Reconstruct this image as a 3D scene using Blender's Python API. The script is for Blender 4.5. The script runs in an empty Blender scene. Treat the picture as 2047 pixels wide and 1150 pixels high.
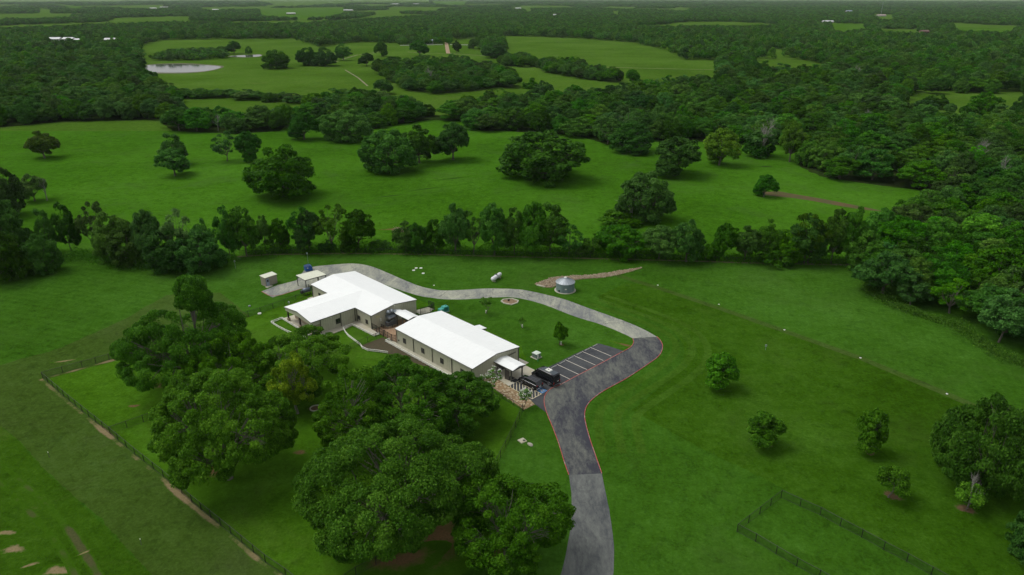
import bpy, bmesh, math, random
import numpy as np
from mathutils import Vector, Matrix, noise as mnoise
from mathutils.geometry import tessellate_polygon

scene = bpy.context.scene
COL = scene.collection
R = math.radians

# ------------------------------------------------------------------ camera
CAM_H, FOC, HOR = 72.0, 1390.0, -8.0            # drone height (m), focal length and horizon row of the 2047x1150 photo
PITCH = math.atan((575 - HOR) / FOC)
cam_data = bpy.data.cameras.new('camera')
cam_data.sensor_width = 36.0
cam_data.lens = FOC / 2047 * 36.0
cam_data.clip_start, cam_data.clip_end = 1.0, 60000.0
cam = bpy.data.objects.new('camera', cam_data)
cam.location = (0, 0, CAM_H)
cam.rotation_euler = (math.pi / 2 - PITCH, 0, 0)
COL.objects.link(cam)
scene.camera = cam

# ------------------------------------------------------------------ sky, sun, exposure (bright overcast)
SUN_EL, SUN_AZ = R(58), R(-75)                  # sun from the left, a little in front of the camera
world = bpy.data.worlds.new('World')
scene.world = world
world.use_nodes = True
wn = world.node_tree
wn.nodes.clear()
sky = wn.nodes.new('ShaderNodeTexSky')
sky.sky_type = 'NISHITA'
sky.sun_disc = False
sky.sun_elevation, sky.sun_rotation = SUN_EL, SUN_AZ
sky.air_density, sky.dust_density = 1.0, 4.0
hsv = wn.nodes.new('ShaderNodeHueSaturation')
hsv.inputs['Saturation'].default_value = 0.22
bg = wn.nodes.new('ShaderNodeBackground')
bg.inputs['Strength'].default_value = 0.15
wo = wn.nodes.new('ShaderNodeOutputWorld')
wn.links.new(sky.outputs[0], hsv.inputs['Color'])
wn.links.new(hsv.outputs[0], bg.inputs['Color'])
wn.links.new(bg.outputs[0], wo.inputs[0])

sun_data = bpy.data.lights.new('sun', 'SUN')
sun_data.energy = 0.70
sun_data.angle = R(26)
sun_data.color = (1.0, 0.97, 0.92)
sun = bpy.data.objects.new('sun', sun_data)
sd = Vector((math.sin(SUN_AZ) * math.cos(SUN_EL), math.cos(SUN_AZ) * math.cos(SUN_EL), math.sin(SUN_EL)))
sun.rotation_euler = sd.to_track_quat('Z', 'Y').to_euler()
sun.location = (-60, 60, 120)
COL.objects.link(sun)

vs = scene.view_settings
vs.view_transform = 'Standard'
vs.look = 'None'
vs.exposure = 0.14
vs.gamma = 1.0
vs.use_curve_mapping = False
try:
    scene.cycles.max_bounces = 6
    scene.cycles.diffuse_bounces = 3
    scene.cycles.transparent_max_bounces = 4
    scene.cycles.volume_bounces = 0
    scene.cycles.use_denoising = True
    scene.cycles.sample_clamp_indirect = 6
except Exception:
    pass

# ------------------------------------------------------------------ survey: a photo row and column -> the point of the place it shows
def ray(u, v):
    x, y = (u - 1023.5) / FOC, -(v - 575) / FOC
    return (x, math.cos(PITCH) + y * math.sin(PITCH), -math.sin(PITCH) + y * math.cos(PITCH))
def gp(u, v, z=0.0):
    r = ray(u, v)
    t = (CAM_H - z) / -r[2]
    return Vector((r[0] * t, r[1] * t, z))
def proj(P):
    dx, dy, dz = P[0], P[1], P[2] - CAM_H
    c = dy * math.cos(PITCH) - dz * math.sin(PITCH)
    y = dy * math.sin(PITCH) + dz * math.cos(PITCH)
    return 1023.5 + FOC * dx / c, 575 - FOC * y / c, c
def height_at(x, y, v):
    """height of a vertical at (x, y) whose top shows at photo row v"""
    lo, hi = 0.0, 60.0
    for _ in range(40):
        m = (lo + hi) / 2
        if proj((x, y, m))[1] > v: lo = m
        else: hi = m
    return m

# ------------------------------------------------------------------ object helpers
def tag(o, label=None, cat=None, group=None, kind=None):
    if label: o['label'] = label
    if cat: o['category'] = cat
    if group: o['group'] = group
    if kind: o['kind'] = kind
    return o
def thing(name, label, cat, loc=(0, 0, 0), rz=0.0, group=None):
    o = bpy.data.objects.new(name, None)
    o.empty_display_size = 0.5
    COL.objects.link(o)
    o.location, o.rotation_euler = loc, (0, 0, rz)
    return tag(o, label, cat, group)
def link(name, me, parent=None, loc=None, rot=None, scale=None):
    o = bpy.data.objects.new(name, me)
    COL.objects.link(o)
    if parent: o.parent = parent
    if loc is not None: o.location = loc
    if rot is not None: o.rotation_euler = rot
    if scale is not None: o.scale = scale
    return o
def children(o): return [c for c in COL.objects if c.parent is o]

class MB:
    """collects boxes, prisms and tubes for ONE mesh object"""
    def __init__(self): self.v, self.f, self.m = [], [], []
    def quad(self, *p):
        n = len(self.v); self.v += [tuple(q) for q in p]; self.f.append(tuple(range(n, n + len(p)))); return self
    def box(self, c, s, rz=0.0, rx=0.0, ry=0.0):
        hx, hy, hz = s[0] / 2, s[1] / 2, s[2] / 2
        mt = Matrix.Rotation(rz, 3, 'Z') @ Matrix.Rotation(ry, 3, 'Y') @ Matrix.Rotation(rx, 3, 'X')
        n = len(self.v)
        for X in (-hx, hx):
            for Y in (-hy, hy):
                for Z in (-hz, hz):
                    q = mt @ Vector((X, Y, Z)); self.v.append((c[0] + q.x, c[1] + q.y, c[2] + q.z))
        for a in ((0, 1, 3, 2), (4, 6, 7, 5), (0, 4, 5, 1), (2, 3, 7, 6), (0, 2, 6, 4), (1, 5, 7, 3)):
            self.f.append(tuple(n + i for i in a))
        return self
    def b2(self, p0, p1):
        return self.box([(a + b) / 2 for a, b in zip(p0, p1)], [abs(b - a) for a, b in zip(p0, p1)])
    def prism(self, poly, z0, z1, axis='z'):
        n, k = len(self.v), len(poly)
        def P(a, b, z): return {'z': (a, b, z), 'y': (a, z, b), 'x': (z, a, b)}[axis]
        for z in (z0, z1): self.v += [P(a, b, z) for a, b in poly]
        for tri in tessellate_polygon([[Vector((a, b, 0)) for a, b in poly]]):
            self.f.append(tuple(n + i for i in reversed(tri))); self.f.append(tuple(n + k + i for i in tri))
        for i in range(k):
            j = (i + 1) % k; self.f.append((n + i, n + j, n + k + j, n + k + i))
        return self
    def tube(self, pts, rad, sides=6, cap=True):
        pts = [Vector(p) for p in pts]
        if not hasattr(rad, '__len__'): rad = [rad] * len(pts)
        n0 = len(self.v); ref = None
        for i, p in enumerate(pts):
            d = (pts[min(i + 1, len(pts) - 1)] - pts[max(i - 1, 0)]).normalized()
            ref = Vector((1, 0, 0)) if abs(d.x) < 0.8 else Vector((0, 1, 0))
            a = d.cross(ref).normalized(); b = d.cross(a)
            for k in range(sides):
                t = 2 * math.pi * k / sides
                q = p + (a * math.cos(t) + b * math.sin(t)) * rad[i]; self.v.append(tuple(q))
        for i in range(len(pts) - 1):
            for k in range(sides):
                k2 = (k + 1) % sides
                self.f.append((n0 + i * sides + k, n0 + i * sides + k2, n0 + (i + 1) * sides + k2, n0 + (i + 1) * sides + k))
        if cap:
            self.f.append(tuple(n0 + k for k in reversed(range(sides))))
            self.f.append(tuple(n0 + (len(pts) - 1) * sides + k for k in range(sides)))
        return self
    def lathe(self, prof, c=(0, 0, 0), seg=24, axis='z'):
        n0 = len(self.v)
        for r, z in prof:
            for k in range(seg):
                t = 2 * math.pi * k / seg; x, y = r * math.cos(t), r * math.sin(t)
                q = {'z': (x, y, z), 'y': (x, z, y), 'x': (z, x, y)}[axis]
                self.v.append((c[0] + q[0], c[1] + q[1], c[2] + q[2]))
        for i in range(len(prof) - 1):
            for k in range(seg):
                k2 = (k + 1) % seg
                self.f.append((n0 + i * seg + k, n0 + i * seg + k2, n0 + (i + 1) * seg + k2, n0 + (i + 1) * seg + k))
        self.f.append(tuple(n0 + k for k in reversed(range(seg))))
        self.f.append(tuple(n0 + (len(prof) - 1) * seg + k for k in range(seg)))
        return self
    def mesh(self, name, mat, smooth=False):
        me = bpy.data.meshes.new(name)
        me.from_pydata(self.v, [], self.f)
        bm = bmesh.new(); bm.from_mesh(me); bmesh.ops.recalc_face_normals(bm, faces=bm.faces); bm.to_mesh(me); bm.free()
        if smooth:
            me.polygons.foreach_set('use_smooth', [True] * len(me.polygons))
        me.materials.append(mat)
        return me
    def build(self, name, mat, parent=None, smooth=False, **k):
        return link(name, self.mesh(name, mat, smooth), parent, **k)

def sweep(mb, pts, w, h, z0=0.0):
    """a kerb-like bar along ground points"""
    pts = [Vector((p[0], p[1], 0)) for p in pts]
    L, Rr = [], []
    for i, p in enumerate(pts):
        d = (pts[min(i + 1, len(pts) - 1)] - pts[max(i - 1, 0)]).normalized(); nrm = Vector((-d.y, d.x, 0)) * w / 2
        L.append(p + nrm); Rr.append(p - nrm)
    n = len(mb.v)
    for l, r in zip(L, Rr):
        mb.v += [(l.x, l.y, z0), (l.x, l.y, z0 + h), (r.x, r.y, z0 + h), (r.x, r.y, z0)]
    for i in range(len(pts) - 1):
        a, b = n + 4 * i, n + 4 * i + 4
        for k in range(4): mb.f.append((a + k, a + (k + 1) % 4, b + (k + 1) % 4, b + k))
    mb.f.append((n, n + 1, n + 2, n + 3)); e = n + 4 * len(pts) - 4; mb.f.append((e + 3, e + 2, e + 1, e))
    return mb
def chaikin(p, n=2, closed=False):
    p = [Vector((q[0], q[1])) for q in p]
    for _ in range(n):
        o = [] if closed else [p[0]]
        for i in range(len(p) if closed else len(p) - 1):
            a, b = p[i], p[(i + 1) % len(p)]
            o += [a * .75 + b * .25, a * .25 + b * .75]
        if not closed: o.append(p[-1])
        p = o
    return [(q.x, q.y) for q in p]
def px(pts, z=0.0): return [tuple(gp(u, v, z)[:2]) for u, v in pts]
def ragged(pts, step=0.8, amp=0.35, seed=0.0):
    """an outline with small natural waverings"""
    out = []
    for i in range(len(pts)):
        a, b = Vector(pts[i]), Vector(pts[(i + 1) % len(pts)]); L = (b - a).length
        n = max(1, min(400, int(L / step)))
        if L < 1e-6: continue
        nn = Vector((-(b - a).y, (b - a).x)) / L
        for k in range(n):
            p = a.lerp(b, k / n); w = mnoise.noise(Vector((p.x * .55, p.y * .55, seed))) + .8 * mnoise.noise(Vector((p.x * .13, p.y * .13, seed + 5))) + .5 * mnoise.noise(Vector((p.x * 1.9, p.y * 1.9, seed)))
            out.append(tuple(p + nn * w * amp))
    return out
def sheet(name, pts, z, mat, kind='structure', parent=None):
    me = bpy.data.meshes.new(name)
    tris = tessellate_polygon([[Vector((a, b, 0)) for a, b in pts]])
    vs_ = [(a, b, z) for a, b in pts]
    fs = []
    for t in tris:
        a, b, c = (Vector(vs_[i]) for i in t)
        fs.append(tuple(t) if (b - a).cross(c - a).z > 0 else tuple(reversed(t)))
    me.from_pydata(vs_, [], fs)
    me.materials.append(mat)
    o = link(name, me, parent)
    if kind: o['kind'] = kind
    return o
def in_poly(x, y, poly):
    c = False; j = len(poly) - 1
    for i in range(len(poly)):
        xi, yi = poly[i]; xj, yj = poly[j]
        if (yi > y) != (yj > y) and x < (xj - xi) * (y - yi) / (yj - yi) + xi: c = not c
        j = i
    return c

# ------------------------------------------------------------------ materials
def new_mat(name):
    m = bpy.data.materials.new(name); m.use_nodes = True
    nt = m.node_tree
    return m, nt, nt.nodes['Principled BSDF']
def N(nt, t, **k):
    n = nt.nodes.new(t)
    for a, b in k.items(): setattr(n, a, b)
    return n
def noise(nt, vec, scale, detail=4, rough=0.6, dist=0.0):
    n = N(nt, 'ShaderNodeTexNoise'); n.inputs['Scale'].default_value = scale; n.inputs['Detail'].default_value = detail
    n.inputs['Roughness'].default_value = rough; n.inputs['Distortion'].default_value = dist
    nt.links.new(vec, n.inputs['Vector']); return n.outputs['Fac']
def ramp(nt, fac, stops):
    r = N(nt, 'ShaderNodeValToRGB')
    el = r.color_ramp.elements
    while len(el) < len(stops): el.new(0.5)
    for e, (p, c) in zip(el, stops):
        e.position = p; e.color = (*c, 1) if hasattr(c, '__len__') else (c, c, c, 1)
    nt.links.new(fac, r.inputs[0]); return r.outputs['Color']
def mix(nt, fac, a, b, mode='MIX'):
    m = N(nt, 'ShaderNodeMix', data_type='RGBA', blend_type=mode)
    def put(s, x):
        if hasattr(x, 'is_output'): nt.links.new(x, s)
        elif hasattr(x, '__len__'): s.default_value = (*x, 1)
        else: s.default_value = x
    put(m.inputs[0], fac); put(m.inputs[6], a); put(m.inputs[7], b)
    return m.outputs[2]
def math_n(nt, op, a, b=0.0, clamp=False):
    m = N(nt, 'ShaderNodeMath', operation=op, use_clamp=clamp)
    for s, x in ((m.inputs[0], a), (m.inputs[1], b)):
        if hasattr(x, 'is_output'): nt.links.new(x, s)
        else: s.default_value = x
    return m.outputs[0]
def world_pos(nt): return N(nt, 'ShaderNodeNewGeometry').outputs['Position']
def obj_pos(nt): return N(nt, 'ShaderNodeTexCoord').outputs['Object']
def bump(nt, b, height, strength=0.3, dist=0.1):
    n = N(nt, 'ShaderNodeBump'); n.inputs['Strength'].default_value = strength; n.inputs['Distance'].default_value = dist
    nt.links.new(height, n.inputs['Height']); nt.links.new(n.outputs[0], b.inputs['Normal'])
def plain(name, c, rough=0.6, metal=0.0, vary=0.18, scale=1.5, spec=0.4, obj=True, c2=None):
    m, nt, b = new_mat(name)
    pos = obj_pos(nt) if obj else world_pos(nt)
    f = noise(nt, pos, scale, 6, 0.65)
    lo = tuple(x * (1 - vary) for x in c); hi = tuple(min(1, x * (1 + vary)) for x in c)
    col = ramp(nt, f, [(0.3, lo), (0.7, hi)] if c2 is None else [(0.35, c), (0.65, c2)])
    nt.links.new(col, b.inputs['Base Color'])
    b.inputs['Roughness'].default_value = rough; b.inputs['Metallic'].default_value = metal
    b.inputs['Specular IOR Level'].default_value = spec
    return m
def grass(name, dark, mid, light, dry=(0.10, 0.085, 0.035), dry_amt=0.0, stripes=None, big=0.02, bstr=0.5, tuft=0.8):
    m, nt, b = new_mat(name)
    pos = world_pos(nt)
    f1 = noise(nt, pos, big, 4, 0.6)
    f2 = noise(nt, pos, 0.25, 5, 0.7)
    f3 = noise(nt, pos, 2.2, 5, 0.75)
    f4 = noise(nt, pos, 0.75, 6, 0.8, 0.4)
    f = math_n(nt, 'ADD', math_n(nt, 'MULTIPLY', f1, 0.34), math_n(nt, 'ADD', math_n(nt, 'ADD', math_n(nt, 'MULTIPLY', f2, 0.20), math_n(nt, 'MULTIPLY', f4, 0.22)), math_n(nt, 'MULTIPLY', f3, 0.24)))
    fl = noise(nt, pos, 0.9, 8, 0.85, 0.3); fl2 = noise(nt, pos, 0.33, 6, 0.8, 0.6)
    if stripes:
        ang, wid, amt = stripes
        rot = N(nt, 'ShaderNodeMapping'); rot.inputs['Rotation'].default_value = (0, 0, ang)
        nt.links.new(pos, rot.inputs['Vector'])
        wv = N(nt, 'ShaderNodeTexWave'); wv.inputs['Scale'].default_value = 0.314 / wid; wv.inputs['Distortion'].default_value = 1.2
        wv.inputs['Detail'].default_value = 2; wv.inputs['Detail Scale'].default_value = 0.15
        nt.links.new(rot.outputs[0], wv.inputs['Vector'])
        f = math_n(nt, 'ADD', f, math_n(nt, 'MULTIPLY', math_n(nt, 'SUBTRACT', wv.outputs['Fac'], 0.5), amt))
    col = ramp(nt, f, [(0.41, tuple(x * .85 for x in dark)), (0.5, mid), (0.60, tuple(x * 1.1 for x in light))])
    drift = noise(nt, pos, 0.018, 3, 0.6, 0.8)
    col = mix(nt, ramp(nt, drift, [(0.35, 0.0), (0.70, 0.55)]), col, mix(nt, 1.0, col, (1.16, 1.05, 1.25), 'MULTIPLY'))
    lush = noise(nt, pos, 0.06, 5, 0.7, 1.0)
    col = mix(nt, ramp(nt, lush, [(0.52, 0.0), (0.75, 0.6)]), col, mix(nt, 1.0, col, (0.80, 0.86, 0.75), 'MULTIPLY'))
    col = mix(nt, ramp(nt, fl, [(0.51, 0.0), (0.62, 0.7)]), col, mix(nt, 1.0, col, (1.38, 1.28, 1.6), 'MULTIPLY'))
    col = mix(nt, ramp(nt, fl2, [(0.37, 0.75), (0.49, 0.0)]), col, mix(nt, 1.0, col, (0.66, 0.70, 0.72), 'MULTIPLY'))
    if dry_amt:
        d = noise(nt, pos, 0.045, 5, 0.7, 0.6)
        dm = ramp(nt, math_n(nt, 'ADD', math_n(nt, 'MULTIPLY', d, 0.8), math_n(nt, 'MULTIPLY', f3, 0.2)), [(0.52, 0.0), (0.72, dry_amt)])
        col = mix(nt, dm, col, dry)
    nt.links.new(col, b.inputs['Base Color'])
    b.inputs['Roughness'].default_value = 1.0; b.inputs['Specular IOR Level'].default_value = 0.0
    bump(nt, b, math_n(nt, 'ADD', f3, math_n(nt, 'MULTIPLY', f2, tuft)), bstr, 0.35)
    return m
def asphalt(name, base, pale, crack=0.0, pale_amt=0.5, streak=None, lo=0.40):
    m, nt, b = new_mat(name)
    pos = world_pos(nt)
    mp = N(nt, 'ShaderNodeMapping'); nt.links.new(pos, mp.inputs['Vector'])
    if streak is not None:
        mp.inputs['Rotation'].default_value = (0, 0, streak); mp.inputs['Scale'].default_value = (1.2, 0.42, 1)
    p = mp.outputs[0]
    big_ = noise(nt, p, 0.16, 6, 0.65, 0.8); fine = noise(nt, p, 1.6, 6, 0.75)
    f = math_n(nt, 'ADD', math_n(nt, 'MULTIPLY', big_, 0.6), math_n(nt, 'MULTIPLY', fine, 0.4))
    col = ramp(nt, f, [(lo, base), (lo + .22, pale)])
    col = mix(nt, pale_amt, base, col)
    if crack:
        vo = N(nt, 'ShaderNodeTexVoronoi', feature='DISTANCE_TO_EDGE'); vo.inputs['Scale'].default_value = 0.12
        w = N(nt, 'ShaderNodeVectorMath', operation='ADD'); nz = N(nt, 'ShaderNodeTexNoise'); nz.inputs['Scale'].default_value = 0.35; nz.inputs['Detail'].default_value = 5
        sc = N(nt, 'ShaderNodeVectorMath', operation='SCALE'); sc.inputs[3].default_value = 4.5
        nt.links.new(pos, nz.inputs['Vector']); nt.links.new(nz.outputs['Color'], sc.inputs[0]); nt.links.new(pos, w.inputs[0]); nt.links.new(sc.outputs[0], w.inputs[1])
        nt.links.new(w.outputs[0], vo.inputs['Vector'])
        cm = ramp(nt, vo.outputs['Distance'], [(0.0, crack), (0.012, 0.0)])
        col = mix(nt, cm, col, tuple(x * 0.45 for x in base))
    nt.links.new(col, b.inputs['Base Color']); b.inputs['Roughness'].default_value = 0.85; b.inputs['Specular IOR Level'].default_value = 0.25
    bump(nt, b, fine, 0.25, 0.03)
    return m
def worn_paint(name, c, under, amt=0.45):
    m, nt, b = new_mat(name)
    pos = world_pos(nt)
    f = noise(nt, pos, 1.1, 6, 0.75)
    nt.links.new(mix(nt, ramp(nt, f, [(0.48, 0.0), (0.68, amt * 1.6)]), c, under), b.inputs['Base Color'])
    b.inputs['Roughness'].default_value = 0.7
    return m
def edge_patch(name, inside, inside2, outside, lo=0.25, hi=0.6):
    """bare or leaf-strewn ground that thins out raggedly to the grass round it (attribute 'core': 1 in the middle, 0 at the rim)"""
    m, nt, b = new_mat(name)
    pos = world_pos(nt)
    at = N(nt, 'ShaderNodeAttribute', attribute_name='core')
    f2, f3 = noise(nt, pos, 0.5, 5, 0.75), noise(nt, pos, 2.5, 5, 0.75)
    k = math_n(nt, 'ADD', at.outputs['Fac'], math_n(nt, 'SUBTRACT', math_n(nt, 'ADD', math_n(nt, 'MULTIPLY', f2, 1.2), math_n(nt, 'MULTIPLY', f3, 0.6)), 0.9))
    g = ramp(nt, math_n(nt, 'ADD', math_n(nt, 'MULTIPLY', f2, 0.5), math_n(nt, 'MULTIPLY', f3, 0.5)), [(0.36, outside[0]), (0.5, outside[1]), (0.66, outside[2])])
    d = ramp(nt, f3, [(0.35, inside), (0.65, inside2)])
    nt.links.new(mix(nt, ramp(nt, k, [(lo, 0.0), (hi, 1.0)]), g, d), b.inputs['Base Color'])
    b.inputs['Roughness'].default_value = 1.0; b.inputs['Specular IOR Level'].default_value = 0.0
    bump(nt, b, f3, 0.4, 0.2)
    return m
def patch(name, c, rx, ry, rot, z, mat, seed=0, n=28):
    """an uneven round sheet with its 'core' attribute"""
    rnd = random.Random(seed); vs_ = [(c[0], c[1], z)]; cores = [1.0]; fs = []
    rings = 4
    ph = [rnd.uniform(0, 6.3) for _ in range(4)]
    for r in range(1, rings + 1):
        for k in range(n):
            t = 2 * math.pi * k / n
            w = 1 + 0.18 * math.sin(2 * t + ph[0]) + 0.12 * math.sin(3 * t + ph[1]) + 0.07 * math.sin(5 * t + ph[2])
            x, y = rx * w * math.cos(t) * r / rings, ry * w * math.sin(t) * r / rings
            vs_.append((c[0] + x * math.cos(rot) - y * math.sin(rot), c[1] + x * math.sin(rot) + y * math.cos(rot), z)); cores.append(1 - r / rings)
    for k in range(n): fs.append((0, 1 + k, 1 + (k + 1) % n))
    for r in range(rings - 1):
        for k in range(n):
            a, b = 1 + r * n, 1 + (r + 1) * n; k2 = (k + 1) % n
            fs.append((a + k, b + k, b + k2, a + k2))
    me = bpy.data.meshes.new(name); me.from_pydata(vs_, [], fs); me.materials.append(mat)
    at = me.attributes.new('core', 'FLOAT', 'POINT'); at.data.foreach_set('value', cores)
    o = link(name, me); o['kind'] = 'structure'; return o
def leaf_mat(name, dark, mid, light, transl=0.33, var=1.0):
    m, nt, b = new_mat(name)
    at = N(nt, 'ShaderNodeAttribute', attribute_name='tint')
    oi = N(nt, 'ShaderNodeObjectInfo')
    col = ramp(nt, at.outputs['Fac'], [(0.0, dark), (0.5, mid), (1.0, light)])
    hs = N(nt, 'ShaderNodeHueSaturation')
    nt.links.new(math_n(nt, 'ADD', math_n(nt, 'MULTIPLY', oi.outputs['Random'], 0.030 * var), 0.5 - 0.014 * var), hs.inputs['Hue'])
    r2 = math_n(nt, 'FRACT', math_n(nt, 'MULTIPLY', oi.outputs['Random'], 7.31))
    nt.links.new(math_n(nt, 'ADD', math_n(nt, 'MULTIPLY', r2, 0.86 * var), 1 - 0.38 * var), hs.inputs['Value'])
    r3 = math_n(nt, 'FRACT', math_n(nt, 'MULTIPLY', oi.outputs['Random'], 13.7))
    nt.links.new(math_n(nt, 'ADD', math_n(nt, 'MULTIPLY', r3, 0.22 * var), 1.02 - 0.13 * var), hs.inputs['Saturation'])
    nt.links.new(col, hs.inputs['Color'])
    c2 = mix(nt, 1.0, hs.outputs[0], oi.outputs['Color'], 'MULTIPLY')
    nt.links.new(c2, b.inputs['Base Color'])
    b.inputs['Roughness'].default_value = 0.6; b.inputs['Specular IOR Level'].default_value = 0.08
    tr = N(nt, 'ShaderNodeBsdfTranslucent'); nt.links.new(c2, tr.inputs['Color'])
    mx = N(nt, 'ShaderNodeMixShader'); mx.inputs[0].default_value = transl
    out = [n for n in nt.nodes if n.type == 'OUTPUT_MATERIAL'][0]
    nt.links.new(b.outputs[0], mx.inputs[1]); nt.links.new(tr.outputs[0], mx.inputs[2]); nt.links.new(mx.outputs[0], out.inputs[0])
    return m

# grass colours (dark, mid, light)
MEADOW = ((0.027, 0.087, 0.003), (0.040, 0.124, 0.005), (0.058, 0.158, 0.012))
LAWN = ((0.025, 0.074, 0.004), (0.034, 0.100, 0.007), (0.046, 0.124, 0.013))
YARD = ((0.033, 0.092, 0.003), (0.044, 0.118, 0.005), (0.060, 0.146, 0.012))
ROUGH = ((0.023, 0.067, 0.002), (0.032, 0.090, 0.004), (0.047, 0.117, 0.010))
M = dict(
    meadow=grass('meadow_grass', *MEADOW, dry=(0.052, 0.112, 0.019), dry_amt=0.7, big=0.012, bstr=0.6, tuft=1.6),
    pasture=grass('pasture_grass', (0.040, 0.098, 0.006), (0.053, 0.119, 0.009), (0.070, 0.140, 0.018), dry=(0.095, 0.135, 0.035), dry_amt=0.5, big=0.01),
    lawn=grass('lawn_grass', *LAWN, dry=(0.05, 0.085, 0.02), dry_amt=0.35, stripes=(R(20), 1.6, 0.010), bstr=0.35, tuft=0.4),
    yard=grass('yard_grass', *YARD, dry=(0.07, 0.085, 0.025), dry_amt=0.4, bstr=0.35, tuft=0.4),
    mown=grass('mown_grass', (0.033, 0.066, 0.008), (0.041, 0.081, 0.011), (0.052, 0.100, 0.019), dry=(0.07, 0.085, 0.035), dry_amt=0.35, stripes=(R(-46), 1.5, 0.012), bstr=0.3, tuft=0.4),
    rough=grass('rough_grass', *ROUGH, dry=(0.045, 0.07, 0.014), dry_amt=0.5, big=0.03, bstr=0.8, tuft=1.4),
    asphalt_new=asphalt('new_asphalt', (0.036, 0.038, 0.048), (0.165, 0.175, 0.140), 0.25, 0.9, R(8), 0.43),
    asphalt_lot=asphalt('parking_asphalt', (0.036, 0.039, 0.044), (0.080, 0.085, 0.084), 0.2, 0.8),
    asphalt_old=asphalt('old_asphalt', (0.155, 0.165, 0.160), (0.38, 0.39, 0.29), 0.7, 0.95, R(-35)),
    asphalt_grey=asphalt('grey_asphalt', (0.055, 0.061, 0.064), (0.165, 0.175, 0.155), 0.3, 0.9, R(-4)),
    concrete=plain('concrete', (0.40, 0.39, 0.30), 0.85, vary=0.16, scale=0.8, obj=False),
    concrete_dirty=plain('stained_concrete', (0.40, 0.37, 0.26), 0.85, scale=0.35, obj=False, c2=(0.46, 0.44, 0.36)),
    white_paint=worn_paint('white_line_paint', (0.62, 0.58, 0.48), (0.14, 0.14, 0.13), 0.3),
    red_paint=worn_paint('red_kerb_paint', (0.36, 0.060, 0.042), (0.40, 0.33, 0.28), 0.65),
    blue_paint=worn_paint('blue_sign_paint', (0.06, 0.20, 0.42), (0.10, 0.13, 0.17), 0.4),
    roof=plain('white_roof_metal', (0.80, 0.82, 0.79), 0.45, vary=0.02, scale=0.5),
    roof_cream=plain('cream_roof_metal', (0.62, 0.64, 0.50), 0.5, vary=0.06),
    wall=plain('olive_grey_siding', (0.46, 0.45, 0.335), 0.55, vary=0.06, scale=0.7),
    trim=plain('dark_bronze_trim', (0.075, 0.075, 0.062), 0.5),
    glass=plain('dark_window_glass', (0.012, 0.014, 0.016), 0.08, vary=0.1, spec=0.6),
    door=plain('dark_door', (0.055, 0.05, 0.045), 0.4),
    black_metal=plain('black_metal', (0.012, 0.013, 0.012), 0.5),
    white=plain('white_vinyl', (0.72, 0.72, 0.64), 0.6, vary=0.06),
    galv=plain('galvanised_steel', (0.40, 0.44, 0.46), 0.38, 0.55, vary=0.2, scale=0.6),
    galv_wall=plain('weathered_galvanised_steel', (0.17, 0.23, 0.22), 0.45, 0.35, vary=0.2, scale=0.8),
    grey_metal=plain('grey_sheet_metal', (0.24, 0.27, 0.29), 0.42, 0.4, vary=0.15),
    bark=plain('bark', (0.11, 0.095, 0.075), 0.9, vary=0.35, scale=3.0),
    bark_oak=plain('oak_bark', (0.17, 0.155, 0.125), 0.9, vary=0.3, scale=3.0),
    bark_pale=plain('pale_dead_wood', (0.24, 0.23, 0.20), 0.9, vary=0.25, scale=3.0),
    oak_leaf=leaf_mat('oak_leaves', (0.030, 0.092, 0.004), (0.065, 0.182, 0.008), (0.140, 0.300, 0.022), var=0.2),
    wood_leaf=leaf_mat('woodland_leaves', (0.025, 0.090, 0.005), (0.047, 0.146, 0.009), (0.088, 0.215, 0.017)),
)
# ================================================================== GROUND
def struct(o, label=None):
    o['kind'] = 'structure'; return o
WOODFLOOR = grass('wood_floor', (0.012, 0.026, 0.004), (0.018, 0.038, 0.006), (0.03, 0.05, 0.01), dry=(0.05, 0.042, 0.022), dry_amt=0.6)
DIRT = plain('tan_dirt', (0.27, 0.19, 0.11), 0.95, vary=0.25, scale=0.4, obj=False)
WATER, _nt, _b = new_mat('pond_water')
_b.inputs['Base Color'].default_value = (0.03, 0.04, 0.03, 1); _b.inputs['Roughness'].default_value = 0.09; _b.inputs['IOR'].default_value = 1.33
MUD, _nt, _b = new_mat('muddy_water')
_f = noise(_nt, world_pos(_nt), 0.15, 4)
_nt.links.new(ramp(_nt, _f, [(0.35, (0.105, 0.070, 0.030)), (0.65, (0.065, 0.072, 0.022))]), _b.inputs['Base Color'])
_b.inputs['Roughness'].default_value = 0.8; _b.inputs['Specular IOR Level'].default_value = 0.1

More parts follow.
